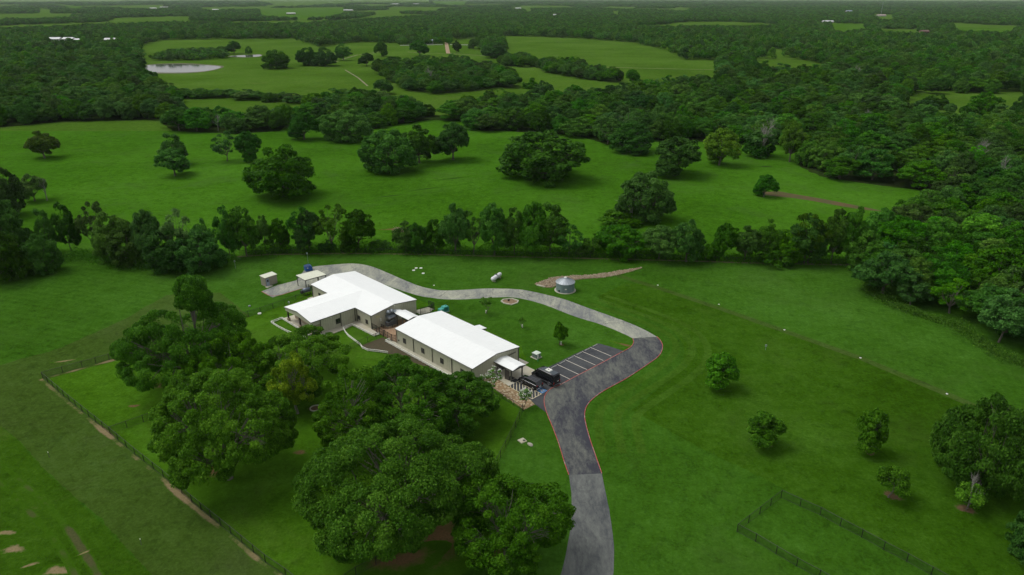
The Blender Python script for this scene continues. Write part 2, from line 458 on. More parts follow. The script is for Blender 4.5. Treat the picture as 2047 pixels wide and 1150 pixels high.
sheet('ground', [(-21900, -600), (21900, -600), (21900, 18600), (-21900, 18600)], 0.0, M['pasture'])
sheet('meadow', ragged(px([(-900, 275), (-200, 262), (345, 262), (560, 262), (600, 250), (740, 240), (1000, 240), (1400, 250), (1700, 300), (2400, 380), (2600, 470), (1750, 560), (-900, 560)])), 0.004, M['meadow'])
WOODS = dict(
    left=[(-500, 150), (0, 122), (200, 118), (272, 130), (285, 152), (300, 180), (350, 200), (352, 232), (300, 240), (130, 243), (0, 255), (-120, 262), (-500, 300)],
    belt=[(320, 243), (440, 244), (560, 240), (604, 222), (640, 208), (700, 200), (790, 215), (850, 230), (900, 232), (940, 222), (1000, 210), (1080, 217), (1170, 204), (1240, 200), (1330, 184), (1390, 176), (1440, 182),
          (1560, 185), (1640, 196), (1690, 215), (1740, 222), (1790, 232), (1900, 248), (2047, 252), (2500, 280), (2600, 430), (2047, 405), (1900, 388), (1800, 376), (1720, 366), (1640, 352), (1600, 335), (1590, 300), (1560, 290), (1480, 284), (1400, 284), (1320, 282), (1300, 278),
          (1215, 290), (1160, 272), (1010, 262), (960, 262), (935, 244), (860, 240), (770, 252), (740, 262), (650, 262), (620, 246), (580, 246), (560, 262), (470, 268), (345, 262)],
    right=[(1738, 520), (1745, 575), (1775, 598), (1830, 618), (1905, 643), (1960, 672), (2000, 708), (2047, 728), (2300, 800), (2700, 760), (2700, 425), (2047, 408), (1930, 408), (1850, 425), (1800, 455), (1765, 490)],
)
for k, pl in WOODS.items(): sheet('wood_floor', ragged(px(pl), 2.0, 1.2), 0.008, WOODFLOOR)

# the property: mown lawn inside the fence line
sheet('lawn', ragged(px([(-1200, 640), (0, 560), (120, 520), (200, 519), (330, 540), (400, 540), (490, 511), (700, 507), (1000, 513), (1360, 521), (1730, 529), (1800, 560), (2900, 760), (3600, 1500), (1000, 1900), (-1500, 1900)])), 0.010, M['lawn'])
sheet('hayfield', ragged(px([(-800, 660), (0, 545), (120, 522), (200, 519), (330, 541), (390, 542), (400, 570), (335, 588), (246, 640), (123, 695), (0, 730), (-800, 960)])), 0.014, grass('hay_grass', *LAWN, dry=(0.048, 0.095, 0.016), dry_amt=0.4, stripes=(R(-72), 2.2, 0.022), bstr=0.5, tuft=1.0))
sheet('mown_strip', ragged(px([(-700, 960), (0, 730), (123, 695), (246, 640), (333, 590), (440, 585), (500, 632), (500, 900), (640, 1300), (420, 1400), (302, 1150), (245, 1088), (196, 1035), (135, 982), (82, 933), (41, 884), (0, 851), (-500, 920)])), 0.018, M['mown'])
sheet('verge', ragged(px([(-500, 920), (0, 851), (41, 884), (82, 933), (135, 982), (196, 1035), (245, 1088), (302, 1150), (420, 1400), (-600, 1400)])), 0.019, grass('verge_grass', (0.024, 0.066, 0.003), (0.032, 0.086, 0.004), (0.044, 0.108, 0.008), dry=(0.10, 0.085, 0.04), dry_amt=0.8, big=0.06, bstr=0.8, tuft=1.5))
FENCE_L = [(86, 757), (139, 802.6), (220.6, 868), (270, 909), (327, 954), (384, 1005), (462, 1068), (531, 1125), (572, 1153), (660, 1225)]
sheet('yard', ragged(px([(86, 757), (245, 712), (420, 655), (497, 634), (546, 618), (592, 598), (625, 575), (750, 560), (1040, 690), (1060, 740), (1045, 822), (1031, 855), (990, 936), (930, 1040), (900, 1400), (700, 1260)] + FENCE_L[::-1])), 0.022, M['yard'])
sheet('rough_field', ragged(px(chaikin([(1193, 594), (1250, 622), (1335, 652), (1372, 690), (1360, 735), (1300, 790), (1264, 820)], 2) + [(1400, 896), (1500, 945), (1561, 974), (1640, 1014), (1780, 1090), (1870, 1140), (2050, 1235), (2600, 1500), (3200, 1300), (2500, 1020), (2047, 862), (1893, 790), (1720, 718), (1560, 660), (1310, 572), (1250, 565)])), 0.014, M['rough'])
def strip(name, pts, w, z, mat, kind='structure'):
    mb = MB(); c = [Vector(p) for p in pts]
    for i, p in enumerate(c):
        d = (c[min(i + 1, len(c) - 1)] - c[max(i - 1, 0)]).normalized(); n = Vector((-d.y, d.x)) * w / 2
        mb.v += [(p.x + n.x, p.y + n.y, z), (p.x - n.x, p.y - n.y, z)]
    for i in range(len(c) - 1): mb.f.append((2 * i, 2 * i + 1, 2 * i + 3, 2 * i + 2))
    me = mb.mesh(name, mat); o = link(name, me); o['kind'] = kind; return o
strip('mown_path', px([(1215, 545), (1310, 574), (1440, 617), (1565, 661), (1720, 716), (1893, 788), (2060, 862), (2400, 1010)]), 2.0, 0.018, M['mown'])
strip('hedge_verge', px([(470, 514), (540, 509), (700, 507), (860, 509), (1000, 513), (1180, 517), (1360, 521.5), (1500, 526), (1740, 531)]), 0.9, 0.022, plain('dry_grass', (0.13, 0.10, 0.045), 0.95, vary=0.3, scale=0.8, obj=False, c2=(0.05, 0.07, 0.015)))

# far pasture, clearings, ponds, stream and tracks
CLEAR = [
    [(283, 140), (276, 92), (330, 80), (590, 78), (640, 95), (700, 85), (830, 88), (1000, 72), (1130, 76), (1260, 85), (1330, 100), (1400, 138), (1440, 150), (1446, 172), (1390, 178), (1320, 185), (1240, 202), (1170, 206), (1080, 220), (1000, 213),
     (940, 225), (870, 235), (790, 218), (700, 200), (640, 208), (600, 222), (560, 242), (345, 243), (352, 205), (300, 176), (286, 155)],
    [(517, 20), (560, 18), (690, 17), (690, 26), (660, 34), (600, 37), (520, 32)],
    [(232, 12), (295, 12), (330, 10), (330, 15), (290, 17), (240, 17)], [(75, 18), (105, 18), (102, 31), (80, 31)], [(130, 12), (170, 12), (165, 18), (135, 18)],
    [(-60, 0.0), (240, 0.5), (240, 3.5), (-60, 4)], [(512, 1.5), (705, 0.8), (700, 7), (560, 11), (535, 6)], [(860, 2), (935, 2), (930, 9), (870, 8)], [(700, 1), (860, 1), (860, 5), (705, 5)],
    [(1500, 117), (1600, 120), (1662, 131), (1660, 143), (1580, 140), (1508, 132)],
    [(1655, 47), (1730, 48), (1735, 60), (1668, 64)], [(1740, 28), (1785, 30), (1790, 40), (1762, 42)], [(1755, 58), (1840, 60), (1830, 68), (1760, 66)], [(1900, 53), (1960, 56), (2030, 58), (2030, 66), (1915, 62)],
    [(1692, 192), (1742, 208), (1738, 220), (1694, 212)], [(1520, 96), (1560, 99), (1580, 104), (1590, 110), (1520, 102)], [(2025, 112), (2060, 112), (2060, 126), (2028, 124)],
    [(1790, 196), (1840, 188), (2060, 186), (2060, 240), (1960, 236), (1900, 244), (1850, 236), (1800, 224)],
    [(95, 108), (185, 106), (180, 114), (100, 117)], [(0, 118), (80, 112), (90, 120), (0, 128)], [(1220, 22), (1238, 22), (1240, 31), (1226, 30)], [(1048, 14), (1064, 14), (1064, 24), (1050, 24)],
]
for i, pl in enumerate(CLEAR[1:]): sheet('field', px(pl), 0.004, M['pasture'] if i % 3 else M['yard'])
for pl in ([(284, 132), (308, 129), (369, 128), (410, 130.5), (449, 133), (424, 141), (383, 145), (325, 145.5), (274, 144)], [(451, 113), (472, 111), (503, 110), (521.5, 109), (524, 113), (493, 115)], [(1402, 166), (1438, 164.5), (1440, 169), (1403, 171)]):
    c = chaikin(px(pl), 2, True)
    sheet('pond', c, 0.022, WATER)
    cx, cy = sum(p[0] for p in c) / len(c), sum(p[1] for p in c) / len(c)
    sheet('pond_bank', [(cx + (x - cx) * 1.06, cy + (y - cy) * 1.22) for x, y in c], 0.014, plain('bank_mud', (0.10, 0.085, 0.04), 0.95, vary=0.3, scale=0.1, obj=False, c2=(0.05, 0.075, 0.02)))
sheet('muddy_stream', chaikin(px([(1540, 384), (1552, 381.5), (1586, 388), (1638, 396.5), (1689, 406.5), (1740, 416.5), (1776, 424), (1723, 419.5), (1672, 411), (1620, 401), (1569, 394), (1545, 393), (1511, 386), (1518, 383)]), 2, True), 0.016, MUD)
TRACK = plain('pale_track', (0.20, 0.17, 0.10), 0.95, vary=0.2, scale=0.1, obj=False, c2=(0.09, 0.11, 0.04))
for pts, w in (([(892, 85), (893, 92), (896, 107)], 5.5), ([(896, 107), (940, 110), (1000, 113)], 2.6), ([(896, 107), (850, 107), (815, 104)], 2.2), ([(612, 105), (650, 107), (672, 124), (690, 117), (715, 110), (760, 104)], 2.0), ([(690, 140), (715, 155), (735, 172)], 1.6), ([(1200, 134), (1300, 137), (1440, 140), (1448, 152)], 2.2)):
    strip('dirt_track', px(pts), w, 0.014, DIRT if w > 5 else TRACK)
# the ditch line across the meadow and the bare dirt patches of the yard
P_DIRT = edge_patch('bare_earth', (0.17, 0.10, 0.05), (0.10, 0.075, 0.03), YARD, 0.3, 0.75)
P_TAN = edge_patch('bare_tan_earth', (0.24, 0.18, 0.10), (0.14, 0.125, 0.055), ((0.024, 0.066, 0.003), (0.032, 0.086, 0.004), (0.044, 0.108, 0.008)), 0.3, 0.6)
P_DITCH = edge_patch('ditch_grass', (0.018, 0.035, 0.008), (0.03, 0.055, 0.015), MEADOW, 0.45, 0.9)
for i, (u, v, rx, ry, rot, m, z) in enumerate([(866, 1082, 10.5, 6.0, 0.3, P_DIRT, .026), (800, 1120, 6.5, 3.0, 0.2, P_DIRT, .030), (980, 1100, 4, 3, 0, P_DIRT, .034), (700, 1010, 4, 2, .2, P_DIRT, .026), (660, 950, 2.5, 1.2, .2, P_DIRT, .026), (600, 905, 2, 1.0, .2, P_DIRT, .026), (440, 935, 5, 3, .2, P_DIRT, .026), (330, 770, 4, 2, .2, P_DIRT, .026), (268, 812, 1.6, .9, .1, P_DIRT, .026), (150, 815, 0, 0, 0, P_DIRT, .026),
        (115, 1142, 2.8, 1.2, .2, P_TAN, .026), (28, 1098, 2.2, 1.3, .2, P_TAN, .026), (15, 1065, 2.0, .8, .2, P_TAN, .030), (60, 1130, 1.5, .6, .5, P_TAN, .030), (170, 1105, 1.2, .4, .6, P_TAN, .034), (130, 722, 3.0, .5, .3, P_TAN, .026), (850, 378, 16, 1.8, .5, P_DITCH, .010), (905, 357, 14, 1.6, .5, P_DITCH, .012), (780, 392, 12, 2.0, .4, P_DITCH, .010), (1530, 333, 9, 3, 0, P_DITCH, .010), (790, 458, 9, 1.4, .1, P_DIRT, .012), (1250, 690, 3, 1.0, -.6, P_DIRT, .026)]):
    if rx: patch('dirt_patch' if m is not P_DITCH else 'ditch', gp(u, v)[:2], rx, ry, rot, z, m, i)
# worn strips: outside the black yard fence, and the old wheel tracks in the verge
fl = px(FENCE_L)
def worn_strip(name, pts, w, z, mat, seed, thr=0.0):
    """a ragged strip with its 'core' attribute: it fades in and out along its way"""
    mb = MB(); core = []; q = []
    for a, b in zip(pts[:-1], pts[1:]):
        a, b = Vector(a), Vector(b); n = max(1, int((b - a).length / .8)); q += [a.lerp(b, i / n) for i in range(n)]
    q.append(Vector(pts[-1]))
    for i, p in enumerate(q):
        d = (q[min(i + 1, len(q) - 1)] - q[max(i - 1, 0)]).normalized(); n = Vector((-d.y, d.x))
        c = max(0.0, min(1.0, .45 + 1.3 * mnoise.noise(Vector((p.x * .11, p.y * .11, seed))) + .5 * mnoise.noise(Vector((p.x * .5, p.y * .5, seed))) - thr)); ww = w * (.6 + .7 * c)
        for k, e in ((-1, 0), (-.35, c), (.35, c), (1, 0)): r = p + n * ww * k; mb.v.append((r.x, r.y, z)); core.append(e)
    for i in range(len(q) - 1):
        for k in range(3): mb.f.append((4 * i + k, 4 * i + 4 + k, 4 * i + 5 + k, 4 * i + 1 + k))
    me = bpy.data.meshes.new(name); me.from_pydata(mb.v, [], mb.f); bm = bmesh.new(); bm.from_mesh(me)
    if sum(f.normal.z for f in bm.faces) < 0: bmesh.ops.reverse_faces(bm, faces=bm.faces)
    bm.to_mesh(me); bm.free(); me.materials.append(mat)
    at = me.attributes.new('core', 'FLOAT', 'POINT'); at.data.foreach_set('value', core)
    o = link(name, me); o['kind'] = 'structure'; return o
MOWN = ((0.033, 0.066, 0.008), (0.041, 0.081, 0.011), (0.052, 0.100, 0.019))
P_WORN = edge_patch('worn_fence_line', (0.24, 0.18, 0.10), (0.15, 0.13, 0.06), MOWN, 0.25, 0.75)
P_RUT = edge_patch('wheel_rut', (0.075, 0.075, 0.030), (0.045, 0.060, 0.018), ((0.024, 0.066, 0.003), (0.032, 0.086, 0.004), (0.044, 0.108, 0.008)), 0.3, 0.9)
def off(pts, d):
    o = []
    for i, p in enumerate(pts):
        a, b = Vector(pts[max(i - 1, 0)]), Vector(pts[min(i + 1, len(pts) - 1)]); t = (b - a).normalized(); o.append(tuple(Vector(p) - Vector((-t.y, t.x)) * d))
    return o
worn_strip('worn_ground', off(fl, .35), .62, 0.027, P_WORN, 1.5, .05)
worn_strip('worn_ground', px([(86, 758), (165, 737), (245, 715), (330, 692)]), .55, 0.031, P_WORN, 4.0, -.1)
worn_strip('wheel_rut', px([(-30, 900), (40, 960), (95, 1010), (140, 1062), (185, 1130), (220, 1200)]), .6, 0.028, P_RUT, 2.0)
worn_strip('wheel_rut', px([(-40, 935), (20, 985), (75, 1040), (120, 1095), (150, 1150), (170, 1200)]), .6, 0.029, P_RUT, 3.0)

# ================================================================== DRIVEWAY, PARKING
SEAM1L, SEAM1R, SEAM2L, SEAM2R = (1137, 950), (1203, 947), (1265, 677), (1313, 673.5)
left_low = [(1040, 1320), (1092, 1210), (1122, 1150), (1135, 1090), (1143, 1040), (1143, 990), SEAM1L]
right_low = [(1190, 1320), (1218, 1210), (1226, 1150), (1228, 1100), (1223, 1050), (1214, 1000), SEAM1R]
left_mid = [SEAM1L, (1128, 925), (1118, 890), (1105, 855), (1092, 825), (1086.5, 803), (1090, 788), (1101, 777), (1119, 770)]
right_mid = [SEAM1R, (1190, 910), (1178, 875), (1170, 845), (1168, 828), (1172, 812), (1184, 798), (1206, 782), (1240, 764), (1256, 755), (1295, 729), (1320, 711), (1325.5, 694), (1322, 683), SEAM2R]
lot_edge = [(1119, 770), (1138, 759.5), (1156, 750), (1173.6, 741), (1191, 732), (1208, 723), (1224.6, 714), (1240, 705.8)]
left_mid2 = [(1240, 705.8), (1252, 700), (1262, 694), (1267, 685.5), SEAM2L]
def sm(p, n=2): return chaikin(px(p), n)
sheet('driveway', ragged(sm(left_low) + sm(right_low)[::-1], 1.0, .07), 0.030, M['asphalt_grey'])
sheet('driveway', sm(left_mid) + px(lot_edge[1:]) + sm(left_mid2)[1:] + sm(right_mid)[::-1], 0.034, M['asphalt_new'])
far_in = [SEAM2L, (1235, 662), (1195, 646.5), (1162, 638), (1118, 621), (1085, 608), (1054, 599.6), (1024, 594), (991, 594.5), (954, 597.5), (919, 599.6), (883, 598.5), (860, 595.5), (840, 592.5), (800, 581), (754, 563), (722, 556), (690, 560), (640, 568), (600, 578), (545, 595)]
far_out = [SEAM2R, (1294, 662), (1263, 647.7), (1212, 629), (1174, 616), (1130, 598.5), (1094, 590), (1059, 582), (1036, 578.5), (1001, 577), (965, 577), (919, 580.5), (883, 581), (868, 579), (840, 573), (810, 561), (780, 548), (750, 535), (726, 528.5), (700, 526.6), (670, 529), (640, 531.5), (622, 534), (607, 541), (600, 552), (592, 561), (556, 570), (523, 583)]
def smooth_line(p): return chaikin(px(p), 2)
sheet('driveway', ragged(smooth_line(far_in[:-1]) + px([far_in[-1]]) + (smooth_line(far_out[:-4]) + px(far_out[-4:]))[::-1], 1.0, .10), 0.026, M['asphalt_old'])
LOT = [(1089.5, 737), (1111.5, 727), (1146, 709.5), (1180, 694), (1197, 687), (1215, 692), (1247, 702), (1240, 705.8)]
sheet('parking_lot', px(LOT + lot_edge[::-1] + [(1112, 785), (1104, 800), (1106, 830), (1090, 824), (1070, 809), (1061, 800), (1017.5, 772), (1036, 761)]), 0.030, M['asphalt_lot'])
def ab(p): return Vector(((p[0] - p[1]) * .70711, (p[0] + p[1]) * .70711))
def un(s, t): return Vector(((s + t) * .70711, (t - s) * .70711))
# kerbs (flush red ribbon along the drive)
def kerb(name, pts, mat, lab, w=0.11, h=0.09, z=0.03):
    o = sweep(MB(), chaikin(px(pts), 2), w, h, z).build(name, mat); tag(o, lab, 'kerb'); return o
kerb('kerb', left_mid, M['red_paint'], 'red painted kerb curving along the left side of the dark drive below the parked cars')
kerb('kerb', right_mid, M['red_paint'], 'red painted kerb along the outer right side of the dark drive')
kerb('kerb', left_mid2, M['red_paint'], 'short red kerb round the grass corner at the end of the parking bays')
kerb('kerb', [(523, 583), (545, 595.4), (592, 580.5), (606, 577)], plain('brick_red_edging', (0.30, 0.13, 0.09), 0.9), 'reddish edging round the open end of the grey slab near the shed', 0.2, 0.05, 0.02)
def flat_line(mb, p, q, w, z):
    p, q = Vector(p), Vector(q); d = (q - p).normalized(); n = Vector((-d.y, d.x)) * w / 2
    mb.quad((p + n).to_tuple() + (z,), (p - n).to_tuple() + (z,), (q - n).to_tuple() + (z,), (q + n).to_tuple() + (z,)); return mb
mb = MB(); le = px(lot_edge)
for p, q in zip(le[:-1], le[1:]): flat_line(mb, p, q, 0.15, 0.042)
struct(mb.build('fire_lane_line', M['red_paint']))
P0 = ab(gp(1111.5, 728)); BAY = 2.76
for k in range(-2, 5):
    mb = MB(); flat_line(mb, un(P0.x + 0.2, P0.y + k * BAY), un(P0.x + 6.2, P0.y + k * BAY), 0.13, 0.040)
    struct(mb.build('bay_line', M['white_paint']))
# hatched access aisle and the blue wheelchair square
HA = [ab(gp(*q)) for q in ((1017.8, 772), (1036, 761.5), (1079.5, 789.3), (1061, 799.8))]
s0, s1 = (HA[0].x + HA[1].x) / 2 - .1, (HA[2].x + HA[3].x) / 2
t0, t1 = (HA[0].y + HA[3].y) / 2 + .1, (HA[1].y + HA[2].y) / 2
mb = MB(); n = 8; W = t1 - t0
for (a, b) in (((s0, t0), (s1, t0)), ((s1, t0), (s1, t1)), ((s0, t1), (s1, t1))): flat_line(mb, un(*a), un(*b), 0.13, 0.040)
for i in range(n + 3):
    sa = s0 + (s1 - s0) * i / n; sb = sa - W                       # 45 degree bars
    ta, tb = t0, t1
    if sb < s0: tb = t0 + (sa - s0); sb = s0
    if sa > s1: ta = t0 + (sa - s1); sa = s1
    if tb - ta > .15: flat_line(mb, un(sa, ta), un(sb, tb), 0.11, 0.044)
o = mb.build('hatched_aisle', worn_paint('cream_line_paint', (0.62, 0.55, 0.36), (0.14, 0.14, 0.13), 0.25)); struct(o)
bc = ab(gp(1083.5, 781.5)); bs = 0.75
bl = MB(); bl.quad(*[un(bc.x + i * bs, bc.y + j * bs).to_tuple() + (0.046,) for i, j in ((-1, -1), (1, -1), (1, 1), (-1, 1))])
sym = tag(bl.build('accessible_symbol', M['blue_paint']), 'blue painted square with white wheelchair symbol behind the black car', 'road marking')
mb = MB()
def S(i, j): return un(bc.x + i * bs, bc.y + j * bs)
for k in range(20):                                                 # wheel arc
    a0, a1 = R(100 + k * 13), R(100 + (k + 1) * 13)
    flat_line(mb, S(0.05 + 0.42 * math.cos(a0), 0.28 * 0 + 0.1 + 0.42 * math.sin(a0) * -1), S(0.05 + 0.42 * math.cos(a1), 0.1 + 0.42 * math.sin(a1) * -1), 0.1, 0.050)
for a, b in (((-.45, .05), (.1, .02)), ((.1, .02), (.12, -.4)), ((.12, -.4), (.6, -.55)), ((-.15, 0), (-.12, -.35))): flat_line(mb, S(*a), S(*b), 0.11, 0.052)
mb.quad(*[S(-.65 + .13 * math.cos(R(a)), .08 + .13 * math.sin(R(a))).to_tuple() + (0.050,) for a in range(0, 360, 45)])
mb.build('wheelchair', M['white_paint'], sym)
# wheel stops at the head of the bays
RUB = plain('black_rubber', (0.02, 0.021, 0.024), 0.7)
stop_me = MB().prism([(-.075, 0), (.075, 0), (.05, .12), (-.05, .12)], -.9, .9, 'y').mesh('bar', RUB)
bm_ = MB()
for k in range(5): bm_.box((0, -.72 + .36 * k, .063), (.158, .13, .125))
band_me = bm_.mesh('reflective_band', M['white'])
ords = ['nearest the van', 'second from the van', 'third from the van', 'fourth from the van', 'fifth from the van', 'farthest from the van']
for k in range(6):
    p = un(P0.x + 0.55, P0.y + (k - 0.5) * BAY)
    t = thing('wheel_stop', 'black wheel stop with white bands at the bay ' + ords[k], 'wheel stop', (p.x, p.y, 0.03), R(-45), 'wheel stops of the parking bays')
    link('bar', stop_me, t); link('reflective_band', band_me, t)['kind'] = 'stuff'
PASS = grass('mower_pass', (0.030, 0.076, 0.004), (0.041, 0.102, 0.008), (0.054, 0.126, 0.014), dry=(0.05, 0.085, 0.02), dry_amt=0.3, bstr=0.3, tuft=0.4)
bend = chaikin(px([(1190, 905), (1186, 875), (1182, 845), (1186, 820), (1204, 796), (1240, 774), (1275, 753), (1310, 732), (1338, 708), (1342, 690), (1335, 676), (1318, 664), (1275, 645), (1215, 624), (1174, 610)]), 2)
for k in range(3): strip('mower_pass', off(bend, 1.2 + 3.4 * k), 1.6, 0.0165 + .0006 * k, PASS)
# entrance paving and the flagstone bed beside the building
PADZ = 0.12
def slab(name, pts, h, mat, lab=None, cat=None):
    mb = MB(); mb.prism(pts, 0.0, h); o = mb.build(name, mat); o['kind'] = 'structure'; return o

# ================================================================== AIR
hz = MB().box((0, 9000, 37), (44000, 19400, 76)).mesh('haze', M['white'])
hm = bpy.data.materials.new('haze'); hm.use_nodes = True; hn = hm.node_tree; hn.nodes.clear()
ho = hn.nodes.new('ShaderNodeOutputMaterial'); hv = hn.nodes.new('ShaderNodeVolumePrincipled')
hv.inputs['Color'].default_value = (0.80, 0.90, 0.88, 1); hv.inputs['Density'].default_value = 2.5e-5
hn.links.new(hv.outputs[0], ho.inputs['Volume'])
hz.materials.clear(); hz.materials.append(hm)
link('haze', hz)['kind'] = 'stuff'
# ================================================================== THE TWO LONG BUILDINGS (metal siding, low white gables)
EAVE, RIDGE = 3.55, 4.42
def siding(p0, p1, top, base=0.0, rib=0.6):
    """a ribbed metal wall between two local ground points; top(d) gives its height along the way"""
    mb = MB(); p0, p1 = Vector(p0), Vector(p1); L = (p1 - p0).length; d = (p1 - p0) / L; n = Vector((d.y, -d.x))
    ds = [0.0]
    k = rib / 2
    while k < L - 0.06:
        ds += [k - .06, k - .03, k + .03, k + .06]; k += rib
    ds.append(L)
    offs = [0.0] + [o for _ in range((len(ds) - 2) // 4) for o in (0, .04, .04, 0)] + [0.0]
    xs = sorted(set(ds))
    for x, o in zip(ds, offs):
        q = p0 + d * x + n * o
        mb.v += [(q.x, q.y, base), (q.x, q.y, top(x))]
    for i in range(len(ds) - 1): mb.f.append((2 * i, 2 * i + 2, 2 * i + 3, 2 * i + 1))
    return mb
def wall(root, p0, p1, top): return siding(p0, p1, top).build('wall', M['wall'], root)
def window(root, p, d, w, h, z0, name='window'):
    """p: local point at the middle of the window on the wall; d: direction along the wall, outward normal is d turned right"""
    p, d = Vector(p), Vector(d).normalized(); n = Vector((d.y, -d.x)); rz = math.atan2(d.y, d.x)
    c = p + n * 0.05
    fr = MB()
    for dx, dz, sx, sz in ((0, h - .05, w + .14, .1), (0, -.05, w + .2, .12), (-w / 2 - .03, h / 2 - .05, .08, h), (w / 2 + .03, h / 2 - .05, .08, h), (0, h / 2, .05, h - .1)):
        q = c + d * dx; fr.box((q.x, q.y, z0 + dz), (sx, .13 if sx > sz else .12, sz), rz)
    f = fr.build(name, M['trim'], root)
    q = p + n * 0.055
    MB().box((q.x, q.y, z0 + h / 2 - .05), (w, .02, h - .1), rz).build('pane', M['glass'], f)
    return f
def rect_roof(mb, s0, s1, t0, t1, ze, zr, th=0.12, along='s', o=0.15):
    """two thin slopes"""
    if along == 's':
        tm = (t0 + t1) / 2
        for ta in (t0 - o, t1 + o):
            za = ze - (zr - ze) / ((t1 - t0) / 2) * o
            P = [(s0 - o, ta, za), (s1 + o, ta, za), (s1 + o, tm, zr), (s0 - o, tm, zr)]
            top = [(a, b, c + th) for a, b, c in P]
            n = len(mb.v); mb.v += P + top
            mb.f += [tuple(n + i for i in f) for f in ((0, 1, 2, 3), (4, 5, 6, 7), (0, 1, 5, 4), (1, 2, 6, 5), (3, 0, 4, 7))]
    return mb
def seams(mb, s0, s1, t0, t1, ze, zr, th, step=0.9, o=0.15):
    tm = (t0 + t1) / 2; sl = (zr - ze) / ((t1 - t0) / 2)
    s = s0 + step / 2
    while s < s1:
        for ta, tb in ((t0 - o, tm), (tm, t1 + o)):
            za = zr - sl * abs(tm - ta) + th; zb = zr - sl * abs(tm - tb) + th
            mb.quad((s - .03, ta, za), (s, ta, za + .022), (s, tb, zb + .022), (s - .03, tb, zb)); mb.quad((s + .03, ta, za), (s, ta, za + .022), (s, tb, zb + .022), (s + .03, tb, zb))
        s += step
def gable_top(t0, t1): return lambda x, w=(t1 - t0): EAVE + (RIDGE - EAVE) * (1 - abs(x - w / 2) / (w / 2))
def trim_bars(root, pts_list, name='gutter'):
    for a, b in pts_list: MB().tube([a, b], [0.085, 0.085], 4).build(name, M['trim'], root)
def downspout(root, x, y, nx, ny, h=EAVE):
    MB().box((x + nx * .07, y + ny * .07, h / 2), (.12 if nx == 0 else .14, .12 if ny == 0 else .14, h)).build('downspout', M['trim'], root)

# ---- front building
B1O = (-25.9, 139.4); W1 = 13.1; L1 = 25.5
b1 = thing('metal_building', 'long olive grey metal hall with a white roof and entrance canopy beside the cars', 'building', (*B1O, 0), R(-45))
wall(b1, (0, 0), (L1, 0), lambda x: EAVE)
wall(b1, (L1, 0), (L1, W1), gable_top(0, W1))
wall(b1, (L1, W1), (0, W1), lambda x: EAVE)
wall(b1, (0, W1), (0, 0), gable_top(0, W1))
mb = rect_roof(MB(), 0, L1, 0, W1, EAVE + .01, RIDGE + .01); seams(mb, 0, L1, 0, W1, EAVE + .01, RIDGE + .01, .12)
mb.build('roof', M['roof'], b1)
trim_bars(b1, [((-.15, -.2, EAVE + .0), (L1 + .15, -.2, EAVE + .0)), ((-.15, W1 + .2, EAVE), (L1 + .15, W1 + .2, EAVE))])
trim_bars(b1, [((L1 + .17, -.15, EAVE), (L1 + .17, W1 / 2, RIDGE + .02)), ((L1 + .17, W1 / 2, RIDGE + .02), (L1 + .17, W1 + .15, EAVE)), ((-.17, -.15, EAVE), (-.17, W1 / 2, RIDGE + .02)), ((-.17, W1 / 2, RIDGE + .02), (-.17, W1 + .15, EAVE))], 'rake_trim')
for s in (0.2, 6.3, 12.8, 19.15, 25.3): downspout(b1, s, 0, 0, -1)
for s in (3.05, 9.55, 15.95, 22.35): window(b1, (s, 0), (1, 0), 0.85, 1.1, 1.15)
for s, z in ((0.9, 1.0), (24.4, 1.15)): MB().b2((s - .14, -.12, z - .18), (s + .14, .02, z + .18)).build('meter_box', M['black_metal'], b1)
MB().b2((L1 - .01, 12.9, 0), (L1 + .1, 13.12, EAVE)).build('downspout', M['trim'], b1)
MB().b2((L1, 6.3, RIDGE - .32), (L1 + .12, 6.75, RIDGE - .12)).build('wall_lamp', M['white'], b1)
# side letters on the gable: dark script letters near the right end
mb = MB()
for i, (w, h) in enumerate([(.34, .42), (.2, .28), (.2, .28), (.18, .42), (.2, .28), (.2, .28), (.22, .28)]):
    y = 10.1 + i * .3; mb.b2((L1 + .045, y, 2.62), (L1 + .085, y + .07, 2.62 + h)); mb.b2((L1 + .045, y + .07, 2.62), (L1 + .08, y + w - .02, 2.69)); mb.b2((L1 + .045, y + w - .05, 2.62), (L1 + .084, y + w, 2.9))
mb.build('wall_lettering', M['trim'], b1)
# entrance canopy on the gable end
def canopy(root, s0, s1, t0, t1, ze, zr, mat, name='canopy'):
    mb = rect_roof(MB(), s0, s1, t0, t1, ze, zr, .10, 's', .05); seams(mb, s0, s1, t0, t1, ze, zr, .10, .8, .05)
    o = mb.build(name, mat, root)
    for t in (t0 - .06, t1 + .06): MB().b2((s0 - .02, t - .04, ze - .12), (s1 + .05, t + .04, ze + .05)).build('fascia', M['trim'], o)
    tm = (t0 + t1) / 2
    MB().prism([(t0, ze - .15), (t1, ze - .15), (t1, ze - .02), (tm, zr - .02), (t0, ze - .02)], s1 - .03, s1 + .06, 'x').build('gable_board', M['trim'], o)
    return o
cn = canopy(b1, L1 + .08, 30.95, 5.9, 9.5, 2.86, 3.2, M['roof'])
for (s, t) in ((30.3, 6.1), (30.3, 9.25)): MB().b2((s - .11, t - .11, 0), (s + .11, t + .11, 2.75)).build('post', M['trim'], cn)
for s in (26.2, 28.6): MB().b2((s - .09, 6.02, 0), (s + .09, 6.18, 2.75)).build('post', M['trim'], cn)
MB().b2((28.72, 6.05, 0.1), (29.75, 6.14, 2.2)).build('door', M['door'], cn)
MB().b2((L1 + .045, 7.0, 0.1), (L1 + .10, 8.9, 2.2)).build('door', M['door'], b1)
